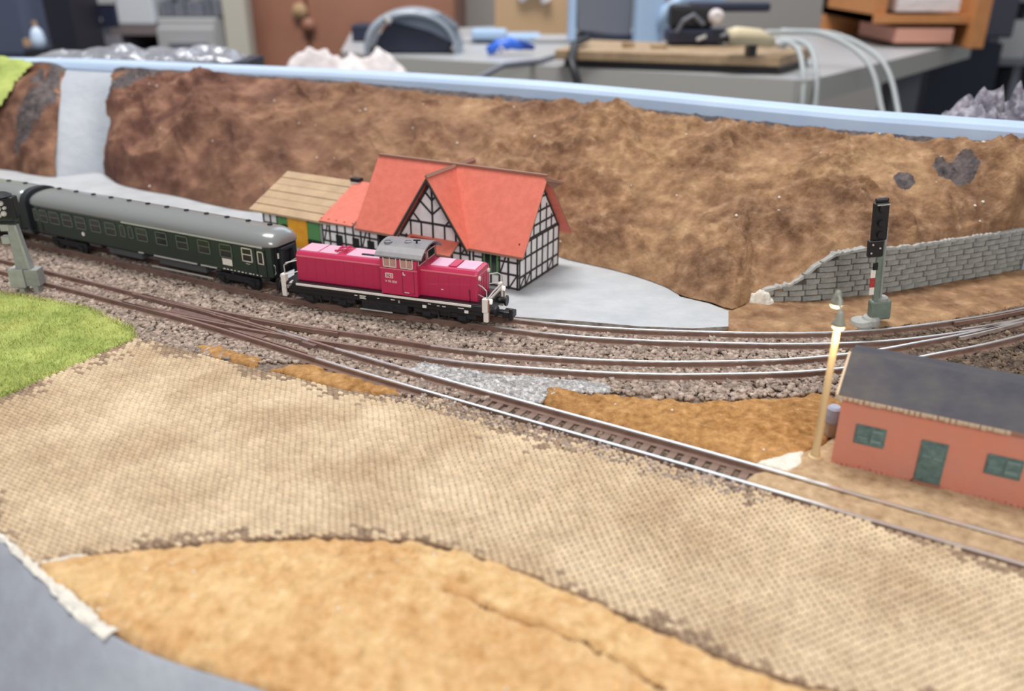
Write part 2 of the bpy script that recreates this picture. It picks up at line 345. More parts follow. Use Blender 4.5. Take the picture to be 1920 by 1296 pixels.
GRASS = [(-250,330),(-199.8,313.3),(-179.8,306.5),(-157.8,297.5),(-134.3,278.4),(-129.6,269.6),(-137.1,255),(-144.4,241),(-153,226),(-190,222),(-240,262),(-300,320)]
EARTH = [(62,186.5),(66,189),(78,197),(84,200),(92,208),(100,222),(104,232),(150,232),(230,220),(260,150),(240,76),(171,113),(111.4,148.4),(91.5,160.4),(71.7,172.5),(58,182)]
TRI = [(11.5,235),(20,232.3),(27.5,230.5),(37,228.7),(46.2,226.8),(60,226),(70,227),(82,229),(97,231),(100,222),(93,209),(84,201),(77.5,194),(71,189),(64.5,191),(54,197),(42.8,204),(27,212.8),(12.6,221.3),(8.5,228)]

# ------------------------------------------------------------------ setting: baseboard, rim, skirt, slab, hills
bb = [p for p in FRONT_EDGE]+[(330,300),(260,340)]+[(float(a), float(b)) for a, b in RIM[::-12][2:]]+[(-520,520),(-520,440)]
bb = ccw(bb)
o = slab('baseboard', bb, -14, -3.6, [M['board'], M['skirt']]); struct(o, 'grey painted baseboard the whole model landscape stands on', 'baseboard')

E2 = resample(spline(FRONT_EDGE, 3), 3); nn = -normals(E2)   # outward side (towards the viewer)
if nn[len(nn)//2][1] > 0: nn = -nn
prof = [(-1.5,-3.4),(0,-.9),(.6,-1.0),(6,-4.5),(16,-13),(34,-30),(60,-58),(62,-62),(-2,-62)]
v = []; 
for i, (p, n) in enumerate(zip(E2, nn)):
    w = fbm(np.array([i*1.0]), np.array([0.]), 6, 2, 4)[0]
    for j, (d, z) in enumerate(prof):
        dd = d+(w*.8 if 0 < j < 4 else 0); v.append((p[0]+n[0]*dd, p[1]+n[1]*dd, z))
k = len(prof); f = [(i*k+j, i*k+(j+1) % k, (i+1)*k+(j+1) % k, (i+1)*k+j) for i in range(len(E2)-1) for j in range(k)]
o = np_mesh('board_side', v, f, M['skirt'], smooth=False); struct(o, 'sloping blue-grey painted side of the baseboard in the near left corner', 'baseboard')

# white plaster crumbs along that edge
for nm, pts, lab in (('plaster_seam', [(-118,160),(-110,153.5),(-103,147.5),(-97,143),(-90,137),(-84,132),(-78,128)], 'bare white plaster seam where the ochre field meets the grey board side'),
                     ('plaster_seam', [(-105,148.8),(-100,150.8),(-94,152.6)], 'short white plaster streak between cobbles and ochre field at the left')):
    P = resample(np.array(pts, float), .7); v = []; nrm = normals(P)
    for i, (p, n) in enumerate(zip(P, nrm)):
        wd_ = (.25+.9*i/len(P)+.7*abs(float(fbm(np.array([i*1.]), np.array([3.]), 5, 3, 12)[0]))) if len(pts) > 4 else 1.3
        for j, d in enumerate((-1.3*wd_,-.6*wd_,0,.6*wd_,1.3*wd_)):
            w = fbm(np.array([i*.7]), np.array([d*2]), 1.8, 2, 8)[0]
            v.append((p[0]+n[0]*d*(1+.3*w)*(1 if nm and len(pts) > 4 else .45), p[1]+n[1]*d*(1+.3*w)*(1 if len(pts) > 4 else .45), -1.0+(.5-abs(d)*.4)*(1 if len(pts) > 4 else .6)+w*.5))
    f = [(i*5+j, i*5+j+1, (i+1)*5+j+1, (i+1)*5+j) for i in range(len(P)-1) for j in range(4)]
    struct(np_mesh(nm, v, f, M['plaster'], smooth=True), lab, 'plaster')

nR = normals(RIM)
if nR[len(nR)//2][1] > 0: nR = -nR      # towards the viewer
rim = MB(); prof = [(0,-3.6),(0,43.0),(.4,44.2),(-.5,50.5),(-1.8,52.4),(-3.5,53),(-15,53.2),(-16.5,52.6),(-17,52),(-17,-3.6)]
k = len(prof)
def rim_lo(x): return np.interp(x, [-400,-300,-100,10,214,330], [11,10,6,3.5,1,1])
def rim_hi(x): return np.interp(x, [-400,-300,10,214,330], [5.5,5,4.5,2,2])
vs = [(p[0]+n[0]*d, p[1]+n[1]*d, z+(0 if z < 0 else float(rim_lo(p[0])) if z < 45 else float(rim_hi(p[0])))) for p, n in zip(RIM, nR) for d, z in prof]
fs = [(i*k+j, i*k+(j+1) % k, (i+1)*k+(j+1) % k, (i+1)*k+j) for i in range(len(RIM)-1) for j in range(k)]
fs += [tuple(range(k)), tuple((len(RIM)-1)*k+j for j in range(k))[::-1]]
o = rim.add(vs, fs).build('rim_board', M['rim']); struct(o, 'pale blue curved rim board running along the top of the hillside', 'rim')

o = slab('station_yard', ccw(SLAB), -3.6, -.25, [M['slab'], M['slab_edge']], bevel=.5)
struct(o, 'pale grey plaster yard and platform behind the train with a pointed tip', 'platform')

# hillside: pairs base -> rim  (x, y, z) controls
HB = [(-560,545,0),(-400,545,0),(-313,520,0),(-290,508,0),(-270,501,0),(-250,511,0),(-226,484,0),(-205,469,0),(-183,457,0),(-157,439,0),(-131,426,0),(-96,424,0),(-60,408,0),(-18,392,0),(12,368,0),(22,353.7,0),(34,344.6,0),(47,334.6,0),(60,320,0),(66,308.5,0),(76,301.3,0),(82,295,0),(92,303,.5),(104,304,4),(120,307.5,15),(135,312,17.5),(152,317,17.5),(176,327,17.5),(201,337,17.5),(228,349,17.5)]
HB = spline(HB, 3)
HR = []
rimd = np.r_[0, np.cumsum(np.linalg.norm(np.diff(RIM, axis=0), axis=1))]
def rim_at_px(px):   # rim plan point on the sight line of plan bearing px
    return np.interp(px, rimd, RIM[:, 0]), np.interp(px, rimd, RIM[:, 1])
i0 = np.argmin(np.hypot(RIM[:, 0]+545*1.0, RIM[:, 1]-520)); i1 = np.argmin(np.hypot(RIM[:, 0]-238, RIM[:, 1]-350))
tb = np.r_[0, np.cumsum(np.linalg.norm(np.diff(HB[:, :2], axis=0), axis=1))]; tb /= tb[-1]
# pair the two lines at a few matched stations
match_b = [(-560,545),(-313,520),(-270,501),(-250,511),(-183,457),(-96,424),(-18,392),(34,344),(66,308.5),(82,295),(120,307.5),(152,317),(228,349)]
match_r = [(-520,520),(-340,574),(-286,569),(-262,563),(-190,543),(-100,516),(-20,483),(45,451),(90,424),(115,408),(150,388),(178,376),(250,345)]
tbm = [tb[np.argmin(np.hypot(HB[:, 0]-a, HB[:, 1]-b))] for a, b in match_b]
trm = [rimd[np.argmin(np.hypot(RIM[:, 0]-a, RIM[:, 1]-b))] for a, b in match_r]
darks = [(180,352,12,6),(-262,545,7,26),(-235,545,22,9),(-292,552,9,30),(-296,530,7,20),(163,348,5,4)]
def hill(name, s0, s1, ns, nt, lift, m, seed, ragged=0.0, label=''):
    s = np.linspace(s0, s1, ns); t = np.linspace(0, 1, nt); SS, TT = np.meshgrid(s, t, indexing='ij')
    rag = 0
    if ragged:
        e = np.minimum((SS-s0), (s1-SS)); 
        sh = fbm(TT*60, SS*0, 9, 3, seed)*ragged*np.clip(1-e/(ragged*6), 0, 1)
        SS = SS+sh*np.where(SS-s0 < s1-SS, 1, 0)
    bx, by, bz = [np.interp(SS, tb, HB[:, k]) for k in range(3)]
    rr = np.interp(SS, tbm, trm); rx = np.interp(rr, rimd, RIM[:, 0]); ry = np.interp(rr, rimd, RIM[:, 1])
    X = bx+(rx-bx)*TT; Y = by+(ry-by)*TT
    prof = np.sin(np.clip(TT, 0, 1)*math.pi/2)**.9
    H = 44.0+rim_lo(rx)
    Z = bz+(H-bz)*(.42*TT+.58*prof)
    e = np.minimum(SS-s0, s1-SS)/.012; e = np.clip(e, 0, 1); lf = e*(2-e)*np.clip(TT/.05, 0, 1)
    wall = np.clip((bz-2)/8, 0, 1)
    big = fbm(X, Y, 44, 4, seed, .55)*9.5+(1-np.abs(fbm(X+.4*Y, Y*.8, 24, 4, seed+4)))**2*7.5-4.5+fbm(X, Y, 14, 3, seed+30)*2.2
    fine = fbm(X, Y, 7, 4, seed+9)*1.7+fbm(X*1.0, Y, 2.2, 3, seed+15)*(.7+.9*np.clip((X+60)/150, 0, 1))
    fade = np.clip(TT/.10, 0, 1)*np.clip((1-TT)/.12, .0, 1)
    if lift > 0:
        dd_ = lift*lf+big*fade+fine*np.clip(TT/.03, .25, 1)*np.clip((1-TT)/.05, .3, 1)*lf; fl_ = 1.6*lf+fine*.35*lf-.2
        Z = Z-1.0+np.where(dd_ < fl_+2, fl_+2*np.exp(np.minimum(dd_-fl_-2, 0)/4), dd_)
    else: Z = Z-.8+fbm(X, Y, 30, 2, seed)*.5
    Y = Y-big*fade*.35*(lift > 0)
    v = np.stack([X.ravel(), Y.ravel(), Z.ravel()], 1)
    i = np.arange(ns*nt).reshape(ns, nt); q = np.stack([i[:-1, :-1], i[1:, :-1], i[1:, 1:], i[:-1, 1:]], -1).reshape(-1, 4)
    o = np_mesh(name, v, q, m, smooth=True); struct(o, label, 'hillside')
    if lift > 0:    # dark rock paint beside the ramp and in blotches; a dark band follows the rim
        o.data.materials.append(M['hill_dark']); c = v[q].mean(1); cx, cy, cz = c[:, 0], c[:, 1], c[:, 2]; nz_ = fbm(cx, cy, 11, 4, 77); tq = np.repeat(((t[:-1]+t[1:])/2)[None], ns-1, 0).ravel()
        dk = (tq > .955+.05*fbm(cx, cy, 30, 3, 5))
        for bx_, by_, r1, r2 in darks: dk |= ((cx-bx_)/r1)**2+((cy-by_)/r2)**2+nz_*1.6 < 1
        o.data.polygons.foreach_set('material_index', dk.astype(np.int32)); o.data.update()
    return o
def sb(x, y): return tb[np.argmin(np.hypot(HB[:, 0]-x, HB[:, 1]-y))]
hill('bare_slope', 0, sb(60,320), 160, 30, 0, M['board'], 2, label='pale grey bare ramp climbing between the two brown hills')
hill('small_hill', 0, sb(-271,501), 150, 110, 4.5, M['hill_left'], 11, .004, label='short brown hill left of the bare grey ramp')
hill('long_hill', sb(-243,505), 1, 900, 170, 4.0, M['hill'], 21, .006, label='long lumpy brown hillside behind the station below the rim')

# green lawn scrap at the top of the small hill
o = turf('hilltop_grass', [(-400,575),(-385,530),(-330,512),(-318,535),(-311,556),(-306,566),(-330,572)], M['grass_bed'], 1.5, 0, lambda X, Y: 0, 1.0)
me = o.data
for vv in me.vertices:
    x, y = vv.co.x/S, vv.co.y/S
    t = max(0, min(1, (y-512)/(569-512))); vv.co.z += S*(15+45*t)
struct(o, 'bright green grass scrap on top of the small hill', 'grass')

# dark painted rock patches on the hillside
def rockpatch(cx, cy, cz, rx, ry, rz_, seed, label):
    n = 40; k = 20; v = []
    for i in range(n):
        a = 2*math.pi*i/n
        for j in range(k):
            r = j/(k-1); w = 1+.35*float(fbm(np.array([math.cos(a)*3.]), np.array([math.sin(a)*3.]), 1.5, 2, seed)[0])
            x = cx+math.cos(a)*rx*r*w; y = cy+math.sin(a)*ry*r*w
            z = cz+math.sin(a)*rz_*r*w+2.4*(1-r*r)+1.2*float(fbm(np.array([x]), np.array([y]), 4, 3, seed)[0])-2*r**6
            v.append((x, y, z))
    f = [(i*k+j, ((i+1) % n)*k+j, ((i+1) % n)*k+j+1, i*k+j+1) for i in range(n) for j in range(k-1)]
    o = np_mesh('rock_patch', v, f, M['hill_dark'], smooth=True); struct(o, label, 'rock'); return o

# ------------------------------------------------------------------ ground patches
def flat(X, Y): return 0*X
o = turf('ballast_bed', [(-330,415),(-215,387),(-140,350),(-82,318),(-44.6,306),(-8,292),(26.9,283.5),(64.2,278.5),(96,282),(120,283),(150,290),(180,302),(240,330),(260,290),(230,232),(100,232),(99,228),(70,227),(46,226.5),(27.5,231),(12,236),(6,224),(64,190),(72,184),(60,179),(30,194),(-12,217),(-35,222),(-75,238),(-121,262),(-136,262),(-140,280),(-158,298),(-200,314),(-300,355)], M['ballast_base'], 1.0, -3.6, flat, 1.0, 1.5, 5, .3, .3)
struct(o, 'brown ballast bed under the tracks', 'ballast')
o = turf('wall_foot_turf', [(74,279.5),(86,277.5),(100,276.5),(120,278),(145,283),(165,290),(190,300),(236,320),(228,349),(201,338),(176,328),(152,318),(135,313),(120,308),(104,306),(92,310),(78,306)], M['hill'], .8, -1.6, flat, 1.2, 3, 31, .6, .4)
struct(o, 'rusty brown turf between the back track and the stone wall', 'turf')
o = turf('sandy_ground', EARTH, M['earth'], .7, -2.3, lambda X, Y: 0*X, 1.5, 2.0, 41, .25, .25); struct(o, 'sandy brown ground around the red house', 'ground')
o = turf('rusty_turf_triangle', TRI, M['rust_turf'], .5, -2.4, flat, 1.7, 3.0, 51, .9, .8, 2.0); struct(o, 'rusty orange turf wedge between the siding and the red house', 'turf')
o = turf('rusty_turf_strip', [(-110,264),(-104,267),(-95.5,263.4),(-82.7,254.9),(-84.6,250),(-93,253.5),(-104,260)], M['rust_turf'], .5, -2.2, flat, .8, 2.6, 52, .5, .5, 2.6); struct(o, 'small rusty turf strip at the cobbles left end by the rails', 'turf')
o = turf('rusty_turf_strip', [(-79,248.6),(-70,250.8),(-62,248.6),(-50,241.5),(-40,236),(-33,231.5),(-36,229.5),(-48,233),(-66,241)], M['rust_turf'], .5, -2.2, flat, .9, 2.6, 53, .5, .5, 2.6); struct(o, 'long rusty turf strip between the cobbles and the front rail', 'turf')
crack = [(-13,139),(-4,133.5),(2,130.5),(8,128.2),(14,125),(20,120.5),(24,116),(27,113)]
def ochre_h(X, Y):
    g = edge_dist(crack, X, Y, False); dd = edge_dist(OCHRE, X, Y)
    return np.clip(dd/16, 0, 1)*2.2-np.exp(-(g/.9)**2)*4.6*(.6+.4*fbm(X, Y, 5, 2, 3))
o = turf('ochre_field', OCHRE, M['ochre_turf'], .5, -1.6, ochre_h, 1.2, 1.6, 61, .8, 1.15, 1.0); struct(o, 'ochre turf field with a long crack in the foreground', 'turf')
tag(o, 'ochre turf field with a long crack in the foreground', 'turf')
M['crack'] = mat('crack_soil_shade', (110,76,42), .95); o.data.materials.append(M['crack']); o['kind'] = 'structure'  # under-soil in the crack, darkened to stand in for its missing shade
nv = len(o.data.vertices); co = np.empty(nv*3, np.float32); o.data.vertices.foreach_get('co', co); co = co.reshape(-1, 3)/S
fi = np.empty(len(o.data.polygons)*4, np.int32); o.data.polygons.foreach_get('vertices', fi); cc = co[fi.reshape(-1, 4)].mean(1)
ck = edge_dist(crack, cc[:, 0], cc[:, 1], False) < .42+.35*fbm(cc[:, 0], cc[:, 1], 4, 2, 6)
o.data.polygons.foreach_set('material_index', ck.astype(np.int32)); o.data.update()
o = turf('white_plaster_spot', [(63.5,190.4),(72,194.2),(79.5,196.6),(76,190),(71,185.5)], M['plaster'], .5, -2.0, flat, 1.5, 1.0, 71, .2, .2); struct(o, 'bare white plaster spot at the turf wedge corner by the rail', 'plaster')
o = turf('grass_bed', GRASS, M['grass_bed'], 1.0, -3.0, lambda X, Y: np.clip(edge_dist(GRASS, X, Y)/20, 0, 1)*1.5, 2.2, 3, 81, .5, .3); struct(o, 'bright green lawn at the left edge above the cobbles', 'grass')
# grass fibres
n = 26000; xs = rng.uniform(-205, -128, n*2); ys = rng.uniform(222, 314, n*2); kp = inside(GRASS, xs, ys); xs, ys = xs[kp][:n], ys[kp][:n]; n = len(xs)
zb = -1.2+np.clip(edge_dist(GRASS, xs, ys)/20, 0, 1)*1.5
ang = rng.uniform(0, 2*math.pi, n); L = rng.uniform(1.4, 3.0, n); tl = rng.uniform(.5, 1.2, n); w = .09
dx, dy = np.cos(ang), np.sin(ang); tip = np.stack([xs+dx*L*np.sin(tl), ys+dy*L*np.sin(tl), zb+L*np.cos(tl)], 1)
a = np.stack([xs-dy*w, ys+dx*w, zb], 1); b = np.stack([xs+dy*w, ys-dx*w, zb], 1)
v = np.concatenate([a, b, tip]); i = np.arange(n); f = np.stack([i, i+n, i+2*n], 1)
o = np_mesh('grass_fibres', v, f, M['grass']); tag(o, 'long bright green fibres of the lawn at the left edge', 'grass', kind='stuff')

# cobbled yard
yard = slab('cobbled_yard', ccw([tuple(p) for p in COB]), -3.5, -1.05, M['cobble_joint']); struct(yard, 'beige cobblestone yard sweeping across the foreground', 'paving')
th = math.radians(-27); ca, sa = math.cos(th), math.sin(th); px_, py_ = 2.0, 1.2
I, J = np.meshgrid(np.arange(-190, 190), np.arange(-150, 150), indexing='ij')
U_ = (I+.5*(J % 2))*px_+.35*np.sin(J*.35)+rng.uniform(-.1, .1, I.shape); V_ = J*py_+.9*np.sin(I*.045)+rng.uniform(-.06, .06, I.shape)
X = U_*ca-V_*sa-20; Y = U_*sa+V_*ca+180
kp = inside(COB, X, Y) & (edge_dist(COB, X, Y) > .5); X = X[kp]; Y = Y[kp]; n = len(X)
hx = px_/2-.07-rng.uniform(0, .06, n); hy = py_/2-.11-rng.uniform(0, .06, n); zt = -.42+rng.uniform(-.09, .09, n)+fbm(X, Y, 25, 2, 3)*.12
vs = []
for sx, sy, q, z in [(-1,-1,1,0),(1,-1,1,0),(1,1,1,0),(-1,1,1,0),(-1,-1,.74,1),(1,-1,.74,1),(1,1,.74,1),(-1,1,.74,1)]:
    du = sx*hx*q; dv = sy*hy*q; vs.append(np.stack([X+du*ca-dv*sa, Y+du*sa+dv*ca, (zt if z else np.full(n, -1.1))], 1))
v = np.stack(vs, 1).reshape(-1, 3); base = (np.arange(n)*8)[:, None, None]
f = (np.array([(4,5,6,7),(0,1,5,4),(1,2,6,5),(2,3,7,6),(3,0,4,7)])[None]+base).reshape(-1, 4)
o = np_mesh('cobblestones', v, f, M['cobble'], yard, kind='stuff')
M['cobble_dirty'] = mat('soiled_cobble', (140,118,98), .85, c2=(172,148,124), feat=2, rnd=.15); o.data.materials.append(M['cobble_dirty'])
ed = edge_dist([p for p in COB], X, Y); nz_ = fbm(X, Y, 16, 2, 91)*.55+rng.normal(0, .16, len(X))
dirty = (nz_ > .02+np.clip(ed-1.2, 0, 9)*.09) | ((Y > 170) & (nz_ > -.12+np.clip(ed, 0, 14)*.06))
o.data.polygons.foreach_set('material_index', np.repeat(dirty.astype(np.int32), 5)); o.data.update()
print('cobbles', n)

# ballast stones
def stones(name, n, poly, zfun, size, m, avoid, label, seed, parent=None):
    r = np.random.default_rng(seed); P = np.array(poly); x0, y0 = P.min(0); x1, y1 = P.max(0)
    x = r.uniform(x0, x1, n*6); y = r.uniform(y0, y1, n*6); k = inside(poly, x, y)
    x, y = x[k][:n], y[k][:n]
    keep = np.ones(len(x), bool)
    for C, d0, d1 in avoid:
        d = edge_dist(C, x, y, False); keep &= ~((d > d0) & (d < d1))
    x, y = x[keep], y[keep]; n = len(x); z = zfun(x, y)
    s = size*r.uniform(.55, 1.2, n)
    cube = np.array([(-1,-1,-1),(1,-1,-1),(1,1,-1),(-1,1,-1),(-1,-1,1),(1,-1,1),(1,1,1),(-1,1,1)], float)*.5
    v = cube[None]+r.uniform(-.22, .22, (n, 8, 3)); v *= np.stack([s*r.uniform(.8,1.4,n), s*r.uniform(.7,1.2,n), s*r.uniform(.5,.9,n)], 1)[:, None, :]
    a = r.uniform(0, 6.28, n); b = r.uniform(-.6, .6, n)
    c, q = np.cos(b)[:, None], np.sin(b)[:, None]; yy = v[..., 1]*c-v[..., 2]*q; zz = v[..., 1]*q+v[..., 2]*c
    c, q = np.cos(a)[:, None], np.sin(a)[:, None]; xx = v[..., 0]*c-yy*q; yy = v[..., 0]*q+yy*c
    v = np.stack([xx+x[:, None], yy+y[:, None], zz+z[:, None]], -1).reshape(-1, 3)
    f = (np.array([(0,3,2,1),(4,5,6,7),(0,1,5,4),(1,2,6,5),(2,3,7,6),(3,0,4,7)])[None]+(np.arange(n)*8)[:, None, None]).reshape(-1, 4)
    o = np_mesh(name, v, f, m, parent, kind='stuff')
    if label: o['label'] = label; o['category'] = 'ballast'
    return o
UC = [tuple(p) for p in U_C[::4, :2]]; LC = [tuple(p) for p in L_C[::4, :2]]; NC = [tuple(p) for p in N_C[::4, :2]]
avoid = [(UC, 3.2, 6.6), (LC, 3.2, 6.6), (NC, 3.2, 6.2)]
def zf(x, y):
    du, dl, dn = edge_dist(UC, x, y, False), edge_dist(LC, x, y, False), edge_dist(NC, x, y, False)
    z = np.full(x.shape, -2.0); z = np.where((du < 4) | (dl < 4) | (dn < 4), -2.15, z)
    return z+fbm(x, y, 8, 2, 9)*.35
POLY1 = [(-330,412),(-215,385),(-140,347),(-82,316),(-44.6,304),(-8,290),(26.9,281.5),(64.2,276.5),(96,276),(113,277),(113,240),(100,232),(70,228),(46,227.5),(27.5,232),(14,237),(-4,226),(-15,229),(-30,234),(-40,240),(-60,252),(-85,253),(-104,258),(-121,266),(-132,270),(-137,279),(-160,299),(-200,317),(-300,360)]
stones('ballast_stones', 21000, POLY1, zf, 1.35, M['stone'], avoid, 'grey-brown ballast stones heaped around and between the tracks', 3)
POLY2 = [(-30,252),(-8,243),(12,240),(30,236),(30,231),(18,232),(10,228),(7,224),(-12,235),(-32,246)]
stones('pale_ballast_stones', 2600, POLY2, lambda x, y: zf(x, y)+.35, 1.3, M['stone_grey'], avoid, 'pale grey ballast heap in the fork between siding and front track', 4)
POLY3 = [(113,277),(130,280),(160,291),(190,303),(225,320),(240,280),(230,232),(150,232),(104,234),(113,240)]
stones('dark_ballast_stones', 7500, POLY3, zf, 1.3, M['stone_dark'], [(UC,3.2,6.4),(LC,3.2,6.4)], 'dark brown ballast around the right hand switch behind the red house', 5)
# stray stones on the near side of the front track
POLY4 = [(-12,220),(6.1,209.5),(55.6,181.6),(64,177),(60,172),(30,188),(-4,208),(-40,226),(-34.8,228.5),(-22,227.5)]
stones('loose_ballast_stones', 700, POLY4, lambda x, y: np.full(x.shape, -.55), .8, M['stone'], [], 'loose ballast crumbs scattered on the cobbles beside the front rail', 6)
POLY5 = [(-3,216.5),(60,180.5),(66,183.5),(2,222)]
stones('track_ballast_stones', 500, POLY5, lambda x, y: np.full(x.shape, -2.7), 1.0, M['stone_dark'], [(NC,3.4,6)], 'sparse ballast crumbs between the front rails beside the cobbles', 7)

# ------------------------------------------------------------------ tracks
def sweep(C, off, prof):
    P = offset(C, off); n = normals(C); k = len(prof); v = []
    for p, q in zip(P, n):
        for d, z in prof: v.append((p[0]+q[0]*d, p[1]+q[1]*d, z))
    f = [(i*k+j, i*k+(j+1) % k, (i+1)*k+(j+1) % k, (i+1)*k+j) for i in range(len(P)-1) for j in range(k)]
    m = MB(); m.add(v, f); m.add([v[j] for j in range(k)], [tuple(range(k))]); m.add([v[(len(P)-1)*k+j] for j in range(k)], [tuple(range(k))[::-1]]); return m
WEB = [(-1.5,-2.4),(1.5,-2.4),(1.5,-2.0),(.45,-1.5),(.42,-.5),(-.42,-.5),(-.45,-1.5),(-1.5,-2.0)]
HEAD = [(-.42,-.5),(.42,-.5),(.5,-.1),(.38,0.02),(-.38,0.02),(-.5,-.1)]
sl_mesh = MB().box(-1.05, 1.05, -7.4, 7.4, -3.6, -1.95).mesh('sleeper', M['sleeper'])
M['rail_dull'] = mat('dull_brown_rail_top', (146,120,112), .5, .3)  # brown copy of the rail top: lack of reflection on the left put into colour
def track(name, C, label, sl, split, rails=(-4.6, 4.6), skip=None, group='model railway tracks'):
    root = empty(name, label, 'railway track', group=group)
    C2 = resample(C, 3.0)
    for off in rails:
        a = sweep(C2, off, WEB).build('rail', M['rail_web'], root)
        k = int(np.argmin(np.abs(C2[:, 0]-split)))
        sweep(C2[k:], off, HEAD).build('rail_head', M['rail_head'], a, label='bright metal rail top that reflects the light')
        if k > 3: sweep(C2[:k+1], off, HEAD).build('rail_head', M['rail_dull'], a, label='dull brown painted rail top, missing reflection also put into the colour')
    D = resample(C, 3.9); T = np.gradient(D, axis=0)
    for p, t in zip(D, T):
        if sl(p[0], p[1]):
            o = bpy.data.objects.new('sleeper', sl_mesh); col.objects.link(o); o.parent = root; o.location = (p[0]*S, p[1]*S, 0); o.rotation_euler = (0, 0, math.atan2(t[1], t[0]))
    return root
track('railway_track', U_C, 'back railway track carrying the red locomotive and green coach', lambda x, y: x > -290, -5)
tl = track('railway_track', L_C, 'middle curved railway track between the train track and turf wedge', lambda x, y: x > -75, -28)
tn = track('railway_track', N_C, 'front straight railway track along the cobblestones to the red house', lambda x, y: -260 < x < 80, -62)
# switch pieces on the left: guard rails, frog and brown cover plates
sw = empty('railway_switch', 'brown plastic switch where the middle track leaves the front track', 'railway switch')
def strip(C, i0, i1, off, hw, z0, z1, name, m, parent, label=None):
    D = C[i0:i1]; return sweep(D, off, [(-hw,z0),(hw,z0),(hw*.9,z1),(-hw*.9,z1)]).build(name, m, parent, label=label)
def near(C, x): return int(np.argmin(np.abs(C[:, 0]-x)))
strip(N_C, near(N_C,-113), near(N_C,-72), 3.1, .45, -1.6, -.05, 'guard_rail', M['rail_web'], sw)
strip(N_C, near(N_C,-98), near(N_C,-64), -3.1, .45, -1.6, -.05, 'guard_rail', M['rail_web'], sw)
strip(L_C, near(L_C,-96), near(L_C,-60), 3.1, .45, -1.6, -.05, 'guard_rail', M['rail_web'], sw)
strip(N_C, near(N_C,-128), near(N_C,-84), 0.4, 2.3, -2.0, -1.0, 'cover_plate', M['plate'], sw)
strip(N_C, near(N_C,-84), near(N_C,-66), 4.6, 2.2, -2.0, -.5, 'frog', M['plate'], sw)
strip(N_C, near(N_C,-84), near(N_C,-70), 4.5, .55, -.5, .05, 'frog_tip', M['rail_head'], sw, label='bright metal point of the frog')
strip(N_C, near(N_C,-150), near(N_C,-108), 3.3, .4, -1.2, .0, 'switch_blade', M['rail_web'], sw)
strip(L_C, near(L_C,-140), near(L_C,-100), -3.4, .4, -1.2, .0, 'switch_blade', M['rail_web'], sw)
for x in (-126,-120.5,-115,-100,-94,-88): # open slots between the switch sleepers
    i = near(N_C, x); p = N_C[i]; 
    MB().box(-1.3, 1.3, -7.5, 7.5, -3.4, -1.75).build('switch_sleeper', M['plate'], sw, loc=(p[0], p[1], 0), rz=math.atan2(*(N_C[i+1]-N_C[i-1])[::-1]))
# right hand switch
sr = empty('railway_switch', 'right hand switch with bright rails merging behind the red house', 'railway switch')
strip(U_C, near(U_C,160), near(U_C,205), 2.9, .45, -1.4, -.05, 'guard_rail', M['rail_web'], sr)
strip(U_C, near(U_C,158), near(U_C,200), -2.7, .4, -1.2, -.02, 'wing_rail', M['rail_head'], sr, label='blue-grey shining wing rail')
strip(L_C, near(L_C,155), near(L_C,196), 2.8, .4, -1.2, -.02, 'wing_rail', M['rail_head'], sr, label='blue-grey shining wing rail')

# ------------------------------------------------------------------ stone retaining wall
WP = resample(np.array([(94,305),(100,304.8),(106,304.8),(112,305.6),(120,307.2),(130,309.8),(140,312.6),(152,316.5),(176,326.5),(201,336.5),(228,348.5)], float), 1.0)
wd = np.r_[0, np.cumsum(np.linalg.norm(np.diff(WP, axis=0), axis=1))]
def wall_h(d): return float(np.interp(d, [0, 6, 12, 16, 22, 28, 40, 60, 90, 150], [3.2, 5, 6.5, 9, 14, 17.5, 18.5, 17.5, 17.5, 17.5]))
wn = normals(WP)
if wn[10][1] > 0: wn = -wn
sw_root = empty('stone_wall', 'grey cut-stone retaining wall at the foot of the hill on the right', 'wall')
m = MB(); v = []
for p, n, d in zip(WP, wn, wd):
    h = wall_h(d)-.5; v += [(p[0], p[1], -2), (p[0]-n[0]*3, p[1]-n[1]*3, -2), (p[0]-n[0]*3, p[1]-n[1]*3, h), (p[0], p[1], h)]
f = [(i*4+j, i*4+(j+1) % 4, (i+1)*4+(j+1) % 4, (i+1)*4+j) for i in range(len(WP)-1) for j in range(4)]+[(0,1,2,3), tuple(4*(len(WP)-1)+j for j in (3,2,1,0))]
m.add(v, f).build('core', M['mortar'], sw_root)
bmeshes = []
for i in range(6):
    L = 5.2+i*.55; mb = MB(); j = lambda: random.uniform(-.18, .18)
    bot = [(-L/2+.2+j(), -.9+j(), .15), (L/2-.2+j(), -.9+j(), .15), (L/2, .6, .1), (-L/2, .6, .1)]
    top = [(-L/2+.25+j(), -.75+j(), 2.05+j()), (L/2-.25+j(), -.75+j(), 2.05+j()), (L/2, .6, 2.1), (-L/2, .6, 2.1)]
    bmeshes.append((L, mb.hexa(bot, top).mesh('brick', M['brick'])))
for c in range(9):
    z0 = -.6+c*2.25; d = random.uniform(0, 4)
    while d < 138:
        L, bm_ = random.choice(bmeshes); dc = d+L/2
        if z0+1.5 < wall_h(dc):
            x = np.interp(dc, wd, WP[:, 0]); y = np.interp(dc, wd, WP[:, 1]); k = min(len(wn)-1, int(dc)); n = wn[k]
            o = bpy.data.objects.new('brick', bm_); col.objects.link(o); o.parent = sw_root
            pr = random.uniform(-.15, .3); o.location = ((x+n[0]*pr)*S, (y+n[1]*pr)*S, (z0+random.uniform(-.1, .1))*S); o.rotation_euler = (0, random.uniform(-.03, .03), math.atan2(n[0], -n[1]))
        d += L+.15
m = MB(); v = []
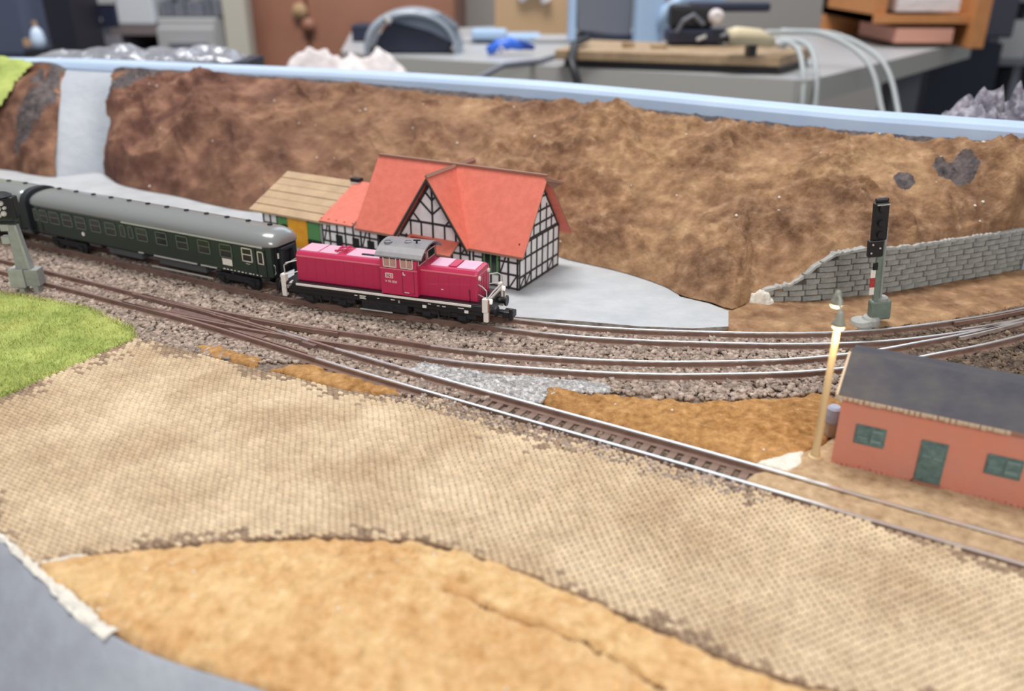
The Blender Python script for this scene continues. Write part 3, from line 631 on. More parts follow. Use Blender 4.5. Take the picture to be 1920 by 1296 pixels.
for i, (p, n, d) in enumerate(zip(WP, wn, wd)):
    h = wall_h(d); w = random.uniform(-.35, .35); w2 = random.uniform(-.3, .3)
    v += [(p[0]+n[0]*(1.0+w2), p[1]+n[1]*(1.0+w2), h-.7), (p[0]-n[0]*3, p[1]-n[1]*3, h-.7), (p[0]-n[0]*3, p[1]-n[1]*3, h+.3+w), (p[0]+n[0]*(.8+w2), p[1]+n[1]*(.8+w2), h+.35+w)]
m.add(v, f).build('coping', M['concrete'], sw_root, label='pale grey plaster coping along the top')
MB().hexa([(214,341.8,-1),(240,353.5,-1),(240,356,-1),(214,344.6,-1)], [(214.5,342,16.2),(240,353.5,16.2),(240,356,16.2),(214.5,345,16.2)]).build('bare_panel', M['board'], sw_root, label='smooth pale grey panel at the right end', loc=(.5,-1.5,0))
X_, Y_ = np.meshgrid(np.linspace(88.5, 101, 40), np.linspace(300.5, 306, 20), indexing='ij')
k_ = np.clip(1-((X_-94.5)/6.2)**2-((Y_-303.4)/2.8)**2+fbm(X_, Y_, 3, 3, 6)*.5, 0, 1); Z_ = -1.2+k_**.6*(4.2+fbm(X_, Y_, 2, 3, 8)*2.2)
i_ = np.arange(800).reshape(40, 20); q_ = np.stack([i_[:-1, :-1], i_[1:, :-1], i_[1:, 1:], i_[:-1, 1:]], -1).reshape(-1, 4)
struct(np_mesh('plaster_lump', np.stack([X_.ravel(), Y_.ravel(), Z_.ravel()], 1), q_, M['plaster'], smooth=True), 'white plaster lump at the low left tip of the stone wall', 'plaster')

# ------------------------------------------------------------------ locomotive
def text(body, size, loc, parent, m, name='lettering', rot=(math.pi/2, 0, 0)):
    c = bpy.data.curves.new(name, 'FONT'); c.body = body; c.size = size*S; c.extrude = .03*S; c.align_x = 'CENTER'; c.align_y = 'CENTER'; c.materials.append(m)
    o = bpy.data.objects.new(name, c); col.objects.link(o); o.parent = parent; o.location = Vector(loc)*S; o.rotation_euler = rot
    dg = bpy.context.evaluated_depsgraph_get(); me = bpy.data.meshes.new_from_object(o.evaluated_get(dg)); n = bpy.data.objects.new(name+'_mesh', me); bpy.data.objects.remove(o); n.name = name
    col.objects.link(n); n.parent = parent; n.location = Vector(loc)*S; n.rotation_euler = rot; return n
loco = empty('locomotive', 'crimson model diesel locomotive with grey cab roof ahead of the green coach', 'locomotive', (-44.6, 296.0, 0), -.32)
MB().box(-39.2, 39.2, -9.1, 9.1, 6.6, 8.7).box(-38.8, 38.8, -8.2, 8.2, 4.8, 6.6).box(-39.2, 39.2, -8.6, 8.6, 8.7, 9.0).build('frame', M['black'], loco, bevel=.15)
for s in (-1, 1): MB().box(-34.6, 35, s*9.3-.15, s*9.3+.15, 8.15, 8.95).build('side_stripe', M['white'], loco, label='white running line along the frame')
sec = [(-5.9,8.9),(5.9,8.9),(5.9,19),(5.0,20.2),(-5.0,20.2),(-5.9,19)]
def hood(u0, u1, nm, e):
    m = MB(); k = 6
    us = [u0, u0+1.0, u1-1.0, u1]; sc = [.965 if e < 0 else 1, 1, 1, .965 if e > 0 else 1]; dz = [.5 if e < 0 else 0, 0, 0, .5 if e > 0 else 0]
    v = [(u, a*c, b-(d if b > 18 else 0)) for u, c, d in zip(us, sc, dz) for a, b in sec]
    f = [(i*k+j, i*k+(j+1) % k, (i+1)*k+(j+1) % k, (i+1)*k+j) for i in range(3) for j in range(k)]+[tuple(range(k)), tuple(18+j for j in range(k))[::-1]]
    return m.add(v, f).build(nm, M['red'], loco, bevel=.25)
hl = hood(-35.6, .6, 'long_hood', -1); hs = hood(14.4, 36.3, 'short_hood', 1)
for a, b, h in ((-35.4, .4, hl), (14.8, 36.1, hs)):
    for s in (-1, 1): MB().box(a, b, s*5.93-.08, s*5.93+.08, 18.35, 18.85).build('edge_line', M['red_line'], h, label='rose highlight line under the hood edge')
MB().box(36.22, 36.42, -5.7, 5.7, 18.1, 18.5).build('edge_line', M['red_line'], hs, label='rose highlight line under the hood edge')
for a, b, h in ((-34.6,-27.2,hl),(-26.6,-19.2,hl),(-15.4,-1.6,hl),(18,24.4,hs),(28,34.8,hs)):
    MB().box(a, b, -4.3, 4.3, 20.1, 20.45).build('roof_panel', M['red_sheen'], h, bevel=.1, label='roof panel with pale pink sheen put into its colour')
MB().box(24.8, 27.6, -3.6, 3.6, 20.1, 20.6).build('grille', M['red'], hs)
MB().box(-10, -5, -2.6, -1.6, 20.4, 20.8).build('hatch', M['black'], hl)
pipe = MB()
for a, b in (((-21,-2.5),(-16.5,-1.2)),((-21,1.2),(-16.5,2.6)),((-19.8,-3),(-20.2,2.8)),((-17.4,-2.5),(-17.6,2.8))): pipe.tube([(a[0],a[1],20.9),(b[0],b[1],21.3)], .32, 6)
pipe.build('exhaust_rack', M['red'], hl)
MB().tube([(-1.5,-4.5,20.2),(-1.5,-4.5,21.6)], .3, 6).build('filler_cap', M['black'], hl)
for i in range(9):   # engine doors: shallow seams on the hood sides
    u = -31.5+i*3.9
    MB().box(u, u+.12, -5.98, -5.9, 10, 18).build('door_seam', M['red'], hl)
for i in range(5): MB().box(17.5+i*4, 17.62+i*4, -5.98, -5.9, 10, 18).build('door_seam', M['red'], hs)
for i in range(4): MB().box(36.3, 36.5, -4.6+i*2.4, -3.0+i*2.4, 10.5, 17).build('front_door', M['red'], hs, bevel=.1)
# cab
cab = MB().box(.4, 14.7, -8.9, 8.9, 9.1, 19.2).build('cab', M['red'], loco, bevel=.3)
up = MB()
for s in (-1, 1):
    for a, b in ((.5, 1.6), (7.1, 8.2), (13.4, 14.6)): up.hexa([(a,s*8.9-.25,19.2),(b,s*8.9-.25,19.2),(b,s*8.9+.25,19.2),(a,s*8.9+.25,19.2)], [(a,s*8.5-.25,24),(b,s*8.5-.25,24),(b,s*8.5+.25,24),(a,s*8.5+.25,24)])
for u in (.5, 14.1):
    for a, b in ((-8.7,-7.7),(-.5,.5),(7.7,8.7)): up.box(u, u+.5, a, b, 19.2, 24)
    up.box(u, u+.5, -8.6, 8.6, 19.2, 20.3)
up.build('window_posts', M['red'], cab)
MB().box(1, 14.2, -8, 8, 19.3, 19.6).build('cab_floor', M['black'], cab)
MB().box(3, 12, -5, 5, 19.6, 22.2).build('cab_interior', M['red_line'], cab)
for s in (-1, 1):
    for a, b in ((1.7, 7.0), (8.3, 13.3)):
        m = MB(); y = s*8.95
        for x0, x1, z0, z1 in ((a, b, 19.4, 19.75), (a, b, 23.2, 23.5), (a, a+.35, 19.4, 23.5), (b-.35, b, 19.4, 23.5), ((a+b)/2-.15, (a+b)/2+.15, 19.4, 23.5)): m.box(x0, x1, y-.15-.06*s, y+.15-.06*s, z0, z1)
        w = m.build('side_window', M['chrome'], cab, label='chrome framed cab side window')
        MB().box(a+.3, b-.3, y-s*.25-.05, y-s*.25+.05, 19.6, 23.3).build('pane', M['glass_cab'], w)
for u in (.35, 14.75):
    for a, b in ((-7.5,-.6),(.6,7.5)):
        m = MB()
        for y0, y1, z0, z1 in ((a,b,20.3,20.6),(a,b,23.4,23.7),(a,a+.3,20.3,23.7),(b-.3,b,20.3,23.7)): m.box(u-.12, u+.12, y0, y1, z0, z1)
        w = m.build('end_window', M['chrome'], cab); MB().box(u-.05, u+.05, a+.2, b-.2, 20.5, 23.5).build('pane', M['glass'], w)
def arch(hw, z0, z1, th, n=14):
    o = []; i_ = []
    for k in range(n+1):
        t = -1+2*k/n; z = z0+(z1-z0)*(1-abs(t)**2.3); o.append((t*hw, z)); i_.append((t*(hw-.1), z-th))
    return o+i_[::-1]
rf = MB().prism(arch(9.5, 23.6, 27.1, .55), -1.2, 16.8, 'x').build('cab_roof', M['roof_grey'], cab, label='curved grey cab roof with overhang')
MB().prism(arch(9.0, 23.7, 26.7, 1.2), .6, 14.5, 'x').build('roof_lining', M['black'], cab)
for x, y in ((1.5,-3.5),(8.5,-1.5)): MB().lathe([(1.5, 26.3), (1.5, 27.2), (1.1, 27.3), (1.1, 27.0)], (x, y, 0), 16).build('roof_vent', M['roof_grey'], cab, label='round roof ventilator ring')
MB().tube([(12,-2,26.5),(12,-2,28.3)], .35, 8).tube([(10.8,-2,27.9),(13.4,-2,28.2)], .3, 8).build('horn', M['black'], cab)
MB().box(0.4, 14.7, -9.0, -8.88, 18.7, 19.1).build('edge_line', M['red_line'], cab, label='rose highlight line under the windows')
m = MB()
for x0, x1, z0, z1 in ((8.9,9.0,10,18.6),(13.4,13.5,10,18.6),(8.9,13.5,10,10.1)): m.box(x0, x1, -8.97, -8.9, z0, z1)
m.build('door_outline', M['black'], cab)
MB().box(9.3, 9.55, -9.2, -8.9, 17.2, 18.1).box(9.3, 10.2, -9.2, -8.9, 17.0, 17.3).build('door_handle', M['white'], cab, label='white door handle')
m = MB()
for x0, x1, z0, z1 in ((2.6,5.2,17.0,17.2),(2.6,5.2,15.3,15.5),(2.4,2.65,15.4,17.1),(5.15,5.4,15.4,17.1)): m.box(x0, x1, -8.98, -8.88, z0, z1)
m.build('emblem', M['white'], cab, label='white framed railway emblem')
text('DB', 1.6, (3.9, -8.95, 16.25), cab, M['white'])
text('V 90 020', 1.25, (4.5, -8.95, 14.0), cab, M['white'])
MB().box(9.6, 11.4, -8.97, -8.9, 10.3, 10.6).build('builder_plate', M['white'], cab)
MB().box(22.5, 23.3, -5.98, -5.88, 12.0, 12.3).build('maker_plate', M['white'], hs)
# underframe
MB().box(-8.5, 10, -8.3, 8.3, 1.7, 5.2).build('fuel_tank', M['black_soft'], loco, bevel=.5)
MB().box(-9, 4, -8.5, -8.2, 1.5, 1.9).build('tank_rail', M['silver'], loco)
for c in (-23.5, 24):
    bg = MB().box(c-12, c+12, -7.4, -6.2, 2.6, 5.2).box(c-12, c+12, 6.2, 7.4, 2.6, 5.2).box(c-3, c+3, -6.2, 6.2, 2.6, 4.6).build('bogie', M['black_soft'], loco, bevel=.3)
    for d in (-6.8, 6.8):
        for s in (-1, 1):
            MB().lathe([(3.2, s*4.4), (3.2, s*4.7), (2.8, s*4.8), (2.8, s*6.0), (1.2, s*6.1)], (c+d, 0, 2.85), 20, axis='y').build('wheel', M['black'], bg)
            MB().box(c+d-1.6, c+d+1.6, s*7.6-.5, s*7.6+.5, 1.9, 3.9).build('axle_box', M['black_soft'], bg, bevel=.25)
    MB().tube([(c-2.5,-7.8,4.6),(c-1.8,-8.0,2.2)], .4, 6).tube([(c+2.5,-7.8,4.6),(c+1.8,-8.0,2.2)], .4, 6).box(c-2.8, c+2.8, -8, -7.4, 4.4, 5.0).build('springs', M['black'], bg)
ins = MB()
for x, z, w in ((-10.6,6.9,1.2),(-8.5,7.0,2.6),(-8.5,6.5,2.2),(-8.5,6.0,2.6),(-1.4,6.8,.8),(4,7.0,1.6),(7,6.8,.5),(7,6.2,.5),(22,6.9,1.0),(24,6.9,1.3),(18.5,7.2,1.2),(30,7.1,2.2)): ins.box(x, x+w, -9.16, -9.08, z, z+.28)
ins.build('stencil_marks', M['white'], loco)
for x in (16.5, 32.5): MB().box(x, x+1.4, -9.4, -8.9, 5.7, 6.7).build('brake_tag', M['white'], loco)
# ends
for e in (-1, 1):
    hd = MB().box(min(e*39.1, e*40.4), max(e*39.1, e*40.4), -8.4, 8.4, 4.3, 8.8).build('headstock', M['black'], loco, bevel=.2)
    for s in (-1, 1):
        st = MB().box(min(e*39, e*41), max(e*39, e*41), s*8.3-1.1, s*8.3+1.1, 6.6, 11.8).box(min(e*39.4, e*41.2), max(e*39.4, e*41.2), s*8.2-.9, s*8.2+.9, 3.0, 6.6)
        if e < 0: st.hexa([(-38.6,s*8.2-.9,6.2),(-36.2,s*8.2-.9,8.0),(-36.2,s*8.2+.9,8.0),(-38.6,s*8.2+.9,6.2)], [(-39,s*8.2-.9,7.6),(-37,s*8.2-.9,9.4),(-37,s*8.2+.9,9.4),(-39,s*8.2+.9,7.6)])
        st = st.build('step_guard', M['white'], hd, bevel=.25, label='white corner step guard')
        MB().lathe([(1.5, e*40.2), (1.2, e*41.2), (1.2, e*42.6), (2.0, e*42.8), (2.0, e*43.4)], (0, s*5.4, 6.2), 16, axis='x').build('buffer', M['black'], hd)
        if e > 0:
            MB().box(41.1, 41.35, s*8.2-.35, s*8.2+.35, 3.4, 11).build('step_strip', M['orange'], hd)
            MB().lathe([(.95, 40.9), (.95, 41.9), (.6, 42.0)], (0, s*7.0, 10.2), 14, axis='x').build('headlamp', M['cream_light'], hd, label='round white headlamp')
    MB().box(min(e*40, e*44.5), max(e*40, e*44.5), -1.1, 1.1, 3.2, 4.6).box(min(e*44, e*48), max(e*44, e*48), -2.2, 2.2, 2.4, 4.9).box(min(e*46.5, e*48), max(e*46.5, e*48), -2.6, -1.2, 2.0, 6.4).build('coupler', M['black'], hd, bevel=.35)
rl = MB()
rl.tube([(41,-8.3,11.8),(41.2,-4,12.6),(41.2,4,12.6),(41,8.3,11.8)], .28, 6).tube([(40.8,-8,10.6),(40.8,8,10.6)], .45, 6)
rl.build('front_railing', M['silver'], loco)
rl = MB()
for s in (-1, 1): rl.tube([(-39.5,s*8.3,11.6),(-39.6,s*8.3,15.0),(-38.8,s*8.0,16.0),(-35.5,s*5.8,16.6)], .22, 6).tube([(-39.3,s*8.2,11.4),(-35.6,s*5.8,12.2)], .2, 6)
rl.tube([(-39.6,-8.3,15),(-39.6,8.3,15)], .2, 6).build('rear_railing', M['silver'], loco)
rl = MB()
for s in (-1, 1): rl.tube([(36.3,s*5.6,15.5),(38.8,s*7.8,15.6),(40.4,s*8.4,14.6),(40.6,s*8.4,11.6)], .22, 6).tube([(36.3,s*5.6,11.8),(39.6,s*8.2,11.9)], .2, 6)
rl.build('front_handrail', M['silver'], loco)
MB().tube([(33.5,-6.2,9.2),(33.5,-6.5,12.6),(33.2,-6.0,13.2)], .16, 6).build('grab_rail', M['black'], hs)
for y in (-4.6, 4.6): MB().lathe([(.8, 36.3), (.8, 36.9), (.5, 37)], (0, y, 17.4), 12, axis='x').build('marker_lamp', M['white'], hs)

# ------------------------------------------------------------------ coaches
def loft(secs):
    m = MB(); k = len(secs[0]); v = [p for s_ in secs for p in s_]
    f = [(i*k+j, (i+1)*k+j, (i+1)*k+(j+1) % k, i*k+(j+1) % k) for i in range(len(secs)-1) for j in range(k)]+[tuple(range(k)), tuple((len(secs)-1)*k+j for j in range(k))[::-1]]
    return m.add(v, f)
def roof_sec(u, hw, z0, z1, n=22):
    pts = []
    for k in range(n+1):
        t = math.pi*k/n; c, s_ = math.cos(t), math.sin(t)
        pts.append((u, -hw*math.copysign(abs(c)**.8, c), z0+(z1-z0)*abs(s_)**.85))
    return pts
LC_ = 137
def make_coach(loc, rz, label):
    r = empty('passenger_coach', label, 'railway coach', loc, rz, 'green passenger coaches')
    def bsec(u, hw): return [(u, -hw, 7.4), (u, -hw-.12, 13), (u, -hw, 19.5), (u, hw, 19.5), (u, hw+.12, 13), (u, hw, 7.4)]
    loft([bsec(-LC_, 7.2), bsec(-LC_+4, 8.7), bsec(-4, 8.7), bsec(0, 7.2)][::-1]).build('body', M['green'], r, label='bottle green coach body')
    loft([roof_sec(u, h, 19.4, z) for u, h, z in ((2.0,5.2,20.6),(1.6,6.3,22.0),(.4,7.6,23.4),(-1.6,8.5,24.4),(-4.5,8.95,24.9),(-9,9,25),(-LC_+9,9,25),(-LC_+4.5,8.95,24.9),(-LC_+1.6,8.5,24.4),(-LC_-.4,7.6,23.4),(-LC_-1.6,6.3,22))]).build('roof', M['coach_roof'], r, smooth=True, label='silver-grey arched coach roof')
    for s in (-1, 1): MB().box(-78, -2.5, s*8.98-.2, s*8.98+.2, 19.1, 19.7).build('gutter_shine', M['silver'], r)  # gutter built only along its bright reflection, shine put in as pale silver
    for i in range(12):
        MB().box(-8-i*11.0, -6.6-i*11.0, 1.2, 2.6, 24.6, 25.5).build('roof_vent', M['black_soft'], r)
    def window(u, w, z0, z1, bars=True, m=M['chrome']):
        for s in (-1, 1):
            y = s*8.9; mb = MB(); t = .45
            for a, b, c, d in ((u-w/2,u+w/2,z0,z0+t),(u-w/2,u+w/2,z1-t,z1),(u-w/2,u-w/2+t,z0,z1),(u+w/2-t,u+w/2,z0,z1)): mb.box(a, b, y-.12, y+.12, c, d)
            if bars: mb.box(u-w/2, u+w/2, y-.1, y+.1, (z0+z1)/2-.05, (z0+z1)/2+.35)
            f = mb.build('window', m, r)
            MB().box(u-w/2+.3, u+w/2-.3, y-.06, y+.04, z0+.3, z1-.3).build('pane', M['glass'], f)
    for u in (-21.4,-32.8,-44.5,-56,-67,-85.5,-94.6,-103.8,-112.3,-120.6): window(u, 6.4, 12.6, 18.2, m=M['win'])
    window(-10.6, 5.2, 12.6, 18.2); window(-3.9, 3.0, 12.6, 17.8, False)
    window(-73.5, 2.8, 12.9, 18.2, False, M['win']); window(-78.2, 3.0, 12.9, 18.2, False, M['win']); window(-127.6, 5.2, 12.6, 18.2, m=M['win']); window(-132.6, 3.0, 12.6, 18.2, False, M['win'])
    for u0, u1 in ((-6.4,-6.2),(-1.6,-1.45),(-130,-129.8),(-135,-134.8)): MB().box(u0, u1, -8.95, -8.6, 8, 18.8).build('door_seam', M['black'], r)
    MB().box(-23.8, -18.9, -8.98, -8.8, 9.6, 12.2).build('notice_board', M['white'], r, label='small white destination board')
    MB().lathe([(.9, -9.0), (.9, -8.7)], (-103.6, 0, 10.6), 14, axis='y').build('round_emblem', M['white'], r)
    MB().box(-11.6, -9.6, -8.98, -8.8, 11.7, 11.95).build('number_plate', M['silver'], r)
    for a, b in ((-62,-38),(-36,-27.5),(-71,-68)): MB().box(a, b, -8.98, -8.7, 7.1, 7.7).build('sill_strip', M['silver'], r, label='bright strip along the body sill')
    sm = MB()
    for i in range(11): sm.box(-24+i*1.9, -24+i*1.9+random.uniform(.4,1.3), -8.95, -8.75, 7.7, 8.05)
    sm.build('stencil_marks', M['white'], r)
    MB().box(-LC_+2, -2, -7.2, 7.2, 6.2, 7.6).build('underframe', M['black_soft'], r)
    MB().box(-62, -36, -6.8, 6.8, 3.0, 6.4).build('battery_box', M['grey_under'], r, bevel=.4)
    MB().box(-92, -72, -6.8, 6.8, 3.2, 6.4).build('battery_box', M['grey_under'], r, bevel=.4)
    MB().box(-66, -32, -7.6, -7.2, 1.6, 2.2).build('truss_bar', M['silver'], r)
    for c in (-19.5, -117.5):
        bg = MB().box(c-11, c+11, -6.9, -5.9, 2.4, 5.2).box(c-11, c+11, 5.9, 6.9, 2.4, 5.2).box(c-2.5, c+2.5, -6, 6, 3, 6).build('bogie', M['black_soft'], r, bevel=.3)
        for d in (-7.8, 7.8):
            for s in (-1, 1):
                MB().lathe([(3.2, s*4.4), (3.2, s*4.7), (2.8, s*4.8), (2.8, s*5.8)], (c+d, 0, 2.85), 18, axis='y').build('wheel', M['black'], bg)
                MB().box(c+d-1.4, c+d+1.4, s*7.1-.5, s*7.1+.5, 2, 4).build('axle_box', M['black_soft'], bg, bevel=.2)
    for e, u in ((1, 0), (-1, -LC_)):
        en = MB().box(min(u, u+e*.9), max(u, u+e*.9), -5.6, 5.6, 7.6, 18.6).build('end_door', M['black'], r, bevel=.3, label='black gangway door in the coach end')
        m = MB()
        for y in (-3.3, 3.3): m.box(min(u, u+e*2.6), max(u, u+e*2.6), y-.7, y+.7, 7.8, 18.2)
        m.box(min(u, u+e*2.6), max(u, u+e*2.6), -4, 4, 17.2, 18.6).build('gangway_frame', M['bellows'], r, bevel=.4)
        MB().box(min(u+e*.9, u+e*1.2), max(u+e*.9, u+e*1.2), -4.9, -4.3, 14.5, 16.6).build('door_handle', M['white'], en)
        for y in (-5.3, 5.3): MB().lathe([(1.1, u+e*.3), (1.1, u+e*2), (1.8, u+e*2.2), (1.8, u+e*2.7)], (0, y, 6.4), 14, axis='x').build('buffer', M['black'], r)
        MB().box(min(u, u+e*3.5), max(u, u+e*3.5), -1, 1, 3, 4.6).build('coupler', M['black'], r)
        MB().tube([(u+e*.2,-6.6,8.4),(u+e*.9,-6.7,9),(u+e*.9,-6.7,12),(u+e*.2,-6.6,12.4)], .18, 6).build('grab_rail', M['silver'], r)
    return r
M['win'] = mat('dull_silver_window_frame', (104,114,108), .45, .3)
M['grey_under'] = mat('grey_underframe_box', (74,78,84), .5)
c1 = make_coach((-88, 314.3, 0), -.47, 'dark green passenger coach with grey roof coupled behind the red locomotive')
sec0 = roof_sec(0, 8.8, 19.2, 25.4); 
bel = loft([[(p[0]+u, p[1]*s_, p[2]) for p in [(0,-8.9,8)]+roof_sec(0, 8.9, 18.6, 25.2)+[(0,8.9,8)]] for u, s_ in ((-LC_-1.4,1),(-LC_-2.0,1.03),(-LC_-4.6,1.03),(-LC_-5.2,1))])
bel.build('gangway_bellows', M['bellows'], c1, label='black arched bellows towards the next coach')
c2 = make_coach((-88-143.5*math.cos(.47), 314.3+143.5*math.sin(.47), 0), -.43, 'second green coach cut off by the left picture edge')

# ------------------------------------------------------------------ station building
ST = empty('station_building', 'half-timbered model station with steep red roof and front gable', 'building', (2.6, 314.3, -.25), -.50)
D_, W_ = 35.3, 77.0
MB().prism([(0,0),(D_,0),(D_,17.4),(D_/2,40.4),(0,17.4)], -W_, 0, 'x').build('main_wall', M['wall_white'], ST, label='white plaster infill wall')
MB().prism([(-56.2,0),(-21.4,0),(-21.4,14.2),(-38.8,39.9),(-56.2,14.2)], -.9, 3, 'y').build('gable_wall', M['wall_white'], ST, label='white front gable wall')
def rz(v): return 15+(v+2.7)*1.343
def roofpoly(poly, zf, th, nm, m, lab=None, par=None):
    k = len(poly); mb = MB(); mb.add([(a, b, zf(a, b)) for a, b in poly]+[(a, b, zf(a, b)-th) for a, b in poly], [tuple(range(k)), tuple(range(k, 2*k))[::-1]])
    mb.add([(a, b, zf(a, b)) for a, b in poly]+[(a, b, zf(a, b)-th) for a, b in poly], [(i, k+i, k+(i+1) % k, (i+1) % k) for i in range(k)], 1)
    return mb.build(nm, [m, M['tile_edge']], par or ST, label=lab)
ap = -2.7+(41.5-15)/1.343
roofpoly([(-77.6,-2.7),(-56.2,-2.7),(-38.8,ap),(-21.4,-2.7),(3.3,-2.7),(3.3,17.65),(-77.6,17.65)], lambda a, b: rz(b), 1.0, 'main_roof', M['tile_red'], 'steep red tiled front roof slope')
roofpoly([(-77.6,17.65),(3.3,17.65),(4.6,38),(-77.6,38)], lambda a, b: rz(17.65)-(b-17.65)*1.343, 1.0, 'rear_roof', M['tile_red'])
zg = lambda a, b: 41.7-1.483*abs(a+38.8)
for s in (-1, 1):
    poly = [(-38.8,-4.4),(-38.8+s*18,-4.4),(-38.8+s*18,-2.7),(-38.8,ap+.6)]
    roofpoly(poly if s < 0 else poly[::-1], zg, .9, 'gable_roof', M['tile_red'], 'red roof slope of the front gable')
    a0, a1 = -38.8, -38.8+s*18
    MB().hexa([(a0,-4.6,39.6),(a1,-4.6,zg(a1,0)-2.2),(a1,-3.9,zg(a1,0)-2.2),(a0,-3.9,39.6)], [(a0,-4.6,40.9),(a1,-4.6,zg(a1,0)-.7),(a1,-3.9,zg(a1,0)-.7),(a0,-3.9,40.9)]).build('verge_board', M['timber'], ST, label='dark verge board of the gable')
MB().box(-77.6, 3.0, 16.9, 18.4, 42.0, 42.8).build('ridge_cap', M['tile_edge'], ST)
MB().prism([(-38.0,41.5),(-38.8,42.6),(-39.6,41.5)], -4.6, 32, 'y').box(-39.3,-38.3, 20, 32.5, 40.0, 41.6).build('gable_ridge_cap', M['tile_edge'], ST)
MB().hexa([(3.2,16.0,40.6),(8.6,21,39.2),(7.6,22.5,39.0),(3.0,22,36)], [(3.2,15.4,42.4),(8.8,21,39.8),(7.8,22.5,39.5),(3.0,19.5,41.2)]).build('torn_card_flap', M['tile_edge'], ST, label='loose brown card flap at the ridge end')
def beam(p, q, w, nm='timber', off=.25, plane='front', y=0.0):
    """a timber on a wall: p,q = (along, z); front walls face -v, end wall faces +u"""
    (a, b), (c, d) = p, q; L = math.hypot(c-a, d-b); nx, nz = -(d-b)/L*w/2, (c-a)/L*w/2
    cs = [(a+nx, b+nz), (a-nx, b-nz), (c-nx, d-nz), (c+nx, d+nz)]
    if plane == 'front': v = [(s, y-off, t) for s, t in cs]+[(s, y+.1, t) for s, t in cs]
    else: v = [(y+off, s, t) for s, t in cs]+[(y-.1, s, t) for s, t in cs]
    MB().add(v, [(0,1,2,3),(7,6,5,4),(0,4,5,1),(1,5,6,2),(2,6,7,3),(3,7,4,0)]).build(nm, M['timber'], ST)
# front gable timbers
gy = -.9
beam((-55.2,15.0),(-22.4,15.0), 1.1, y=gy); beam((-50.5,22.0),(-27.1,22.0), .9, y=gy); beam((-38.8,16),(-38.8,40), .8, y=gy)
for d in (5.6, 10.8): beam((-38.8-d,16.2),(-38.8-d,22), .7, y=gy); beam((-38.8+d,16.2),(-38.8+d,22), .7, y=gy)
for z0, dd, dz in ((31.5,4.4,4.4),(25.8,7.6,6.6),(22.0,5.0,0.0)):
    for s in (-1, 1):
        if dz: beam((-38.8,z0),(-38.8+s*dd*.84,z0+dz*.84), .8, y=gy)
for s in (-1, 1): beam((-38.8+s*6,22),(-38.8+s*9.5,25.6), .7, y=gy); beam((-38.8+s*16.6,14.9),(-38.8,39.0), .9, y=gy)
# front walls below the eaves
for z in (.6, 6.2, 11.2): beam((-21,z),(0,z), .8)
for u in (-20.5,-16.2,-12.5,-8.6,-4.6,-.5): beam((u,0),(u,17), .8)
beam((-8.2,6.3),(-5,15.5), .6); beam((-4.2,.6),(-.8,6), .6)
for z in (.6, 6.2, 11.4): beam((-56,z),(-21.4,z), .8, y=gy)
for u in (-56,-52,-47.5,-30,-26,-21.7): beam((u,0),(u,16), .8, y=gy)
beam((-55.5,6.4),(-52.4,11), .6, y=gy); beam((-25.5,11.6),(-22.2,16), .6, y=gy)
for z in (.6, 6.0, 10.6): beam((-98,z),(-56.5,z), .8)
for u in (-97.6,-93.6,-89.4,-85,-80.6,-76.6,-72,-67.5,-63,-58.5): beam((u,0),(u,16), .8)
for a, b in ((-96.8,-94.2),(-76,-73),(-66.5,-64)): beam((a,6.2),(b,15), .6)
# right end wall
for z, a, b, w in ((.6,0,D_,.9),(5.2,0,D_,.8),(12.2,0,D_,.8),(18.6,0,D_,1.5),(23.2,4.2,D_-4.2,.8),(28.2,8,D_-8,.8),(33.6,12,D_-12,.8)): beam((a,z),(b,z), w, plane='end')
for y in (.5,5.4,10.2,15,20,25,30,D_-.5): beam((y,0),(y,18.4), .8, plane='end')
for y, t in ((7.5,24.5),(12.2,30),(D_/2,39),(23.1,30),(27.8,24.5)): beam((y,18.5),(y,t), .8, plane='end')
for a, b in (((5.8,.8),(9.8,5)),((25.5,.8),(29.6,5)),((0.8,.8),(5,5))): beam(a, b, .6, plane='end')
for s in (0, 1): beam((.5 if s == 0 else D_-.5, 17.4),(D_/2, 39.6), .9, plane='end')
# doors, windows, porch
MB().box(-46.5, -31, -1.25, -.85, 0, 12).build('entrance', M['shadow_black'], ST, label='black doorway under the porch')
MB().box(-66.8, -59.2, -.35, .05, 0, 14.5).build('archway', M['shadow_black'], ST, label='black arched gateway')
MB().lathe([(3.8, -.35), (3.8, .05)], (-63, 0, 12.5), 16, axis='y').build('arch_top', M['shadow_black'], ST)
for u in (-88.5, -79.5, -71.5): MB().box(u-1.8, u+1.8, -.3, .05, 2.5, 9.5).build('window', M['shadow_black'], ST)
w = MB().box(-15.6, -9.2, -.45, .05, 5, 14).build('station_window', M['door_green'], ST, label='green framed window beside the corner')
for a in (-14.9, -12.0): MB().box(a, a+2.2, -.6, -.4, 5.8, 13.2).build('pane', M['glass'], w)
k = roofpoly([(-51,-7.5),(-27,-7.5),(-26.5,-.9),(-50.5,-.9)], lambda a, b: 16.2+(b+.9)*.62, .8, 'porch_roof', M['tile_red'], 'small red porch roof over the entrance')
MB().box(-48.5, -38, -3.2, -2.2, 14.9, 15.7).build('porch_slot', mat('dark_red_card', (150,52,40), .7), ST)
for u in (-49.5, -28.5): MB().box(u-.4, u+.4, -6.8, -6.0, 0, 12.4).build('porch_post', M['timber'], ST)
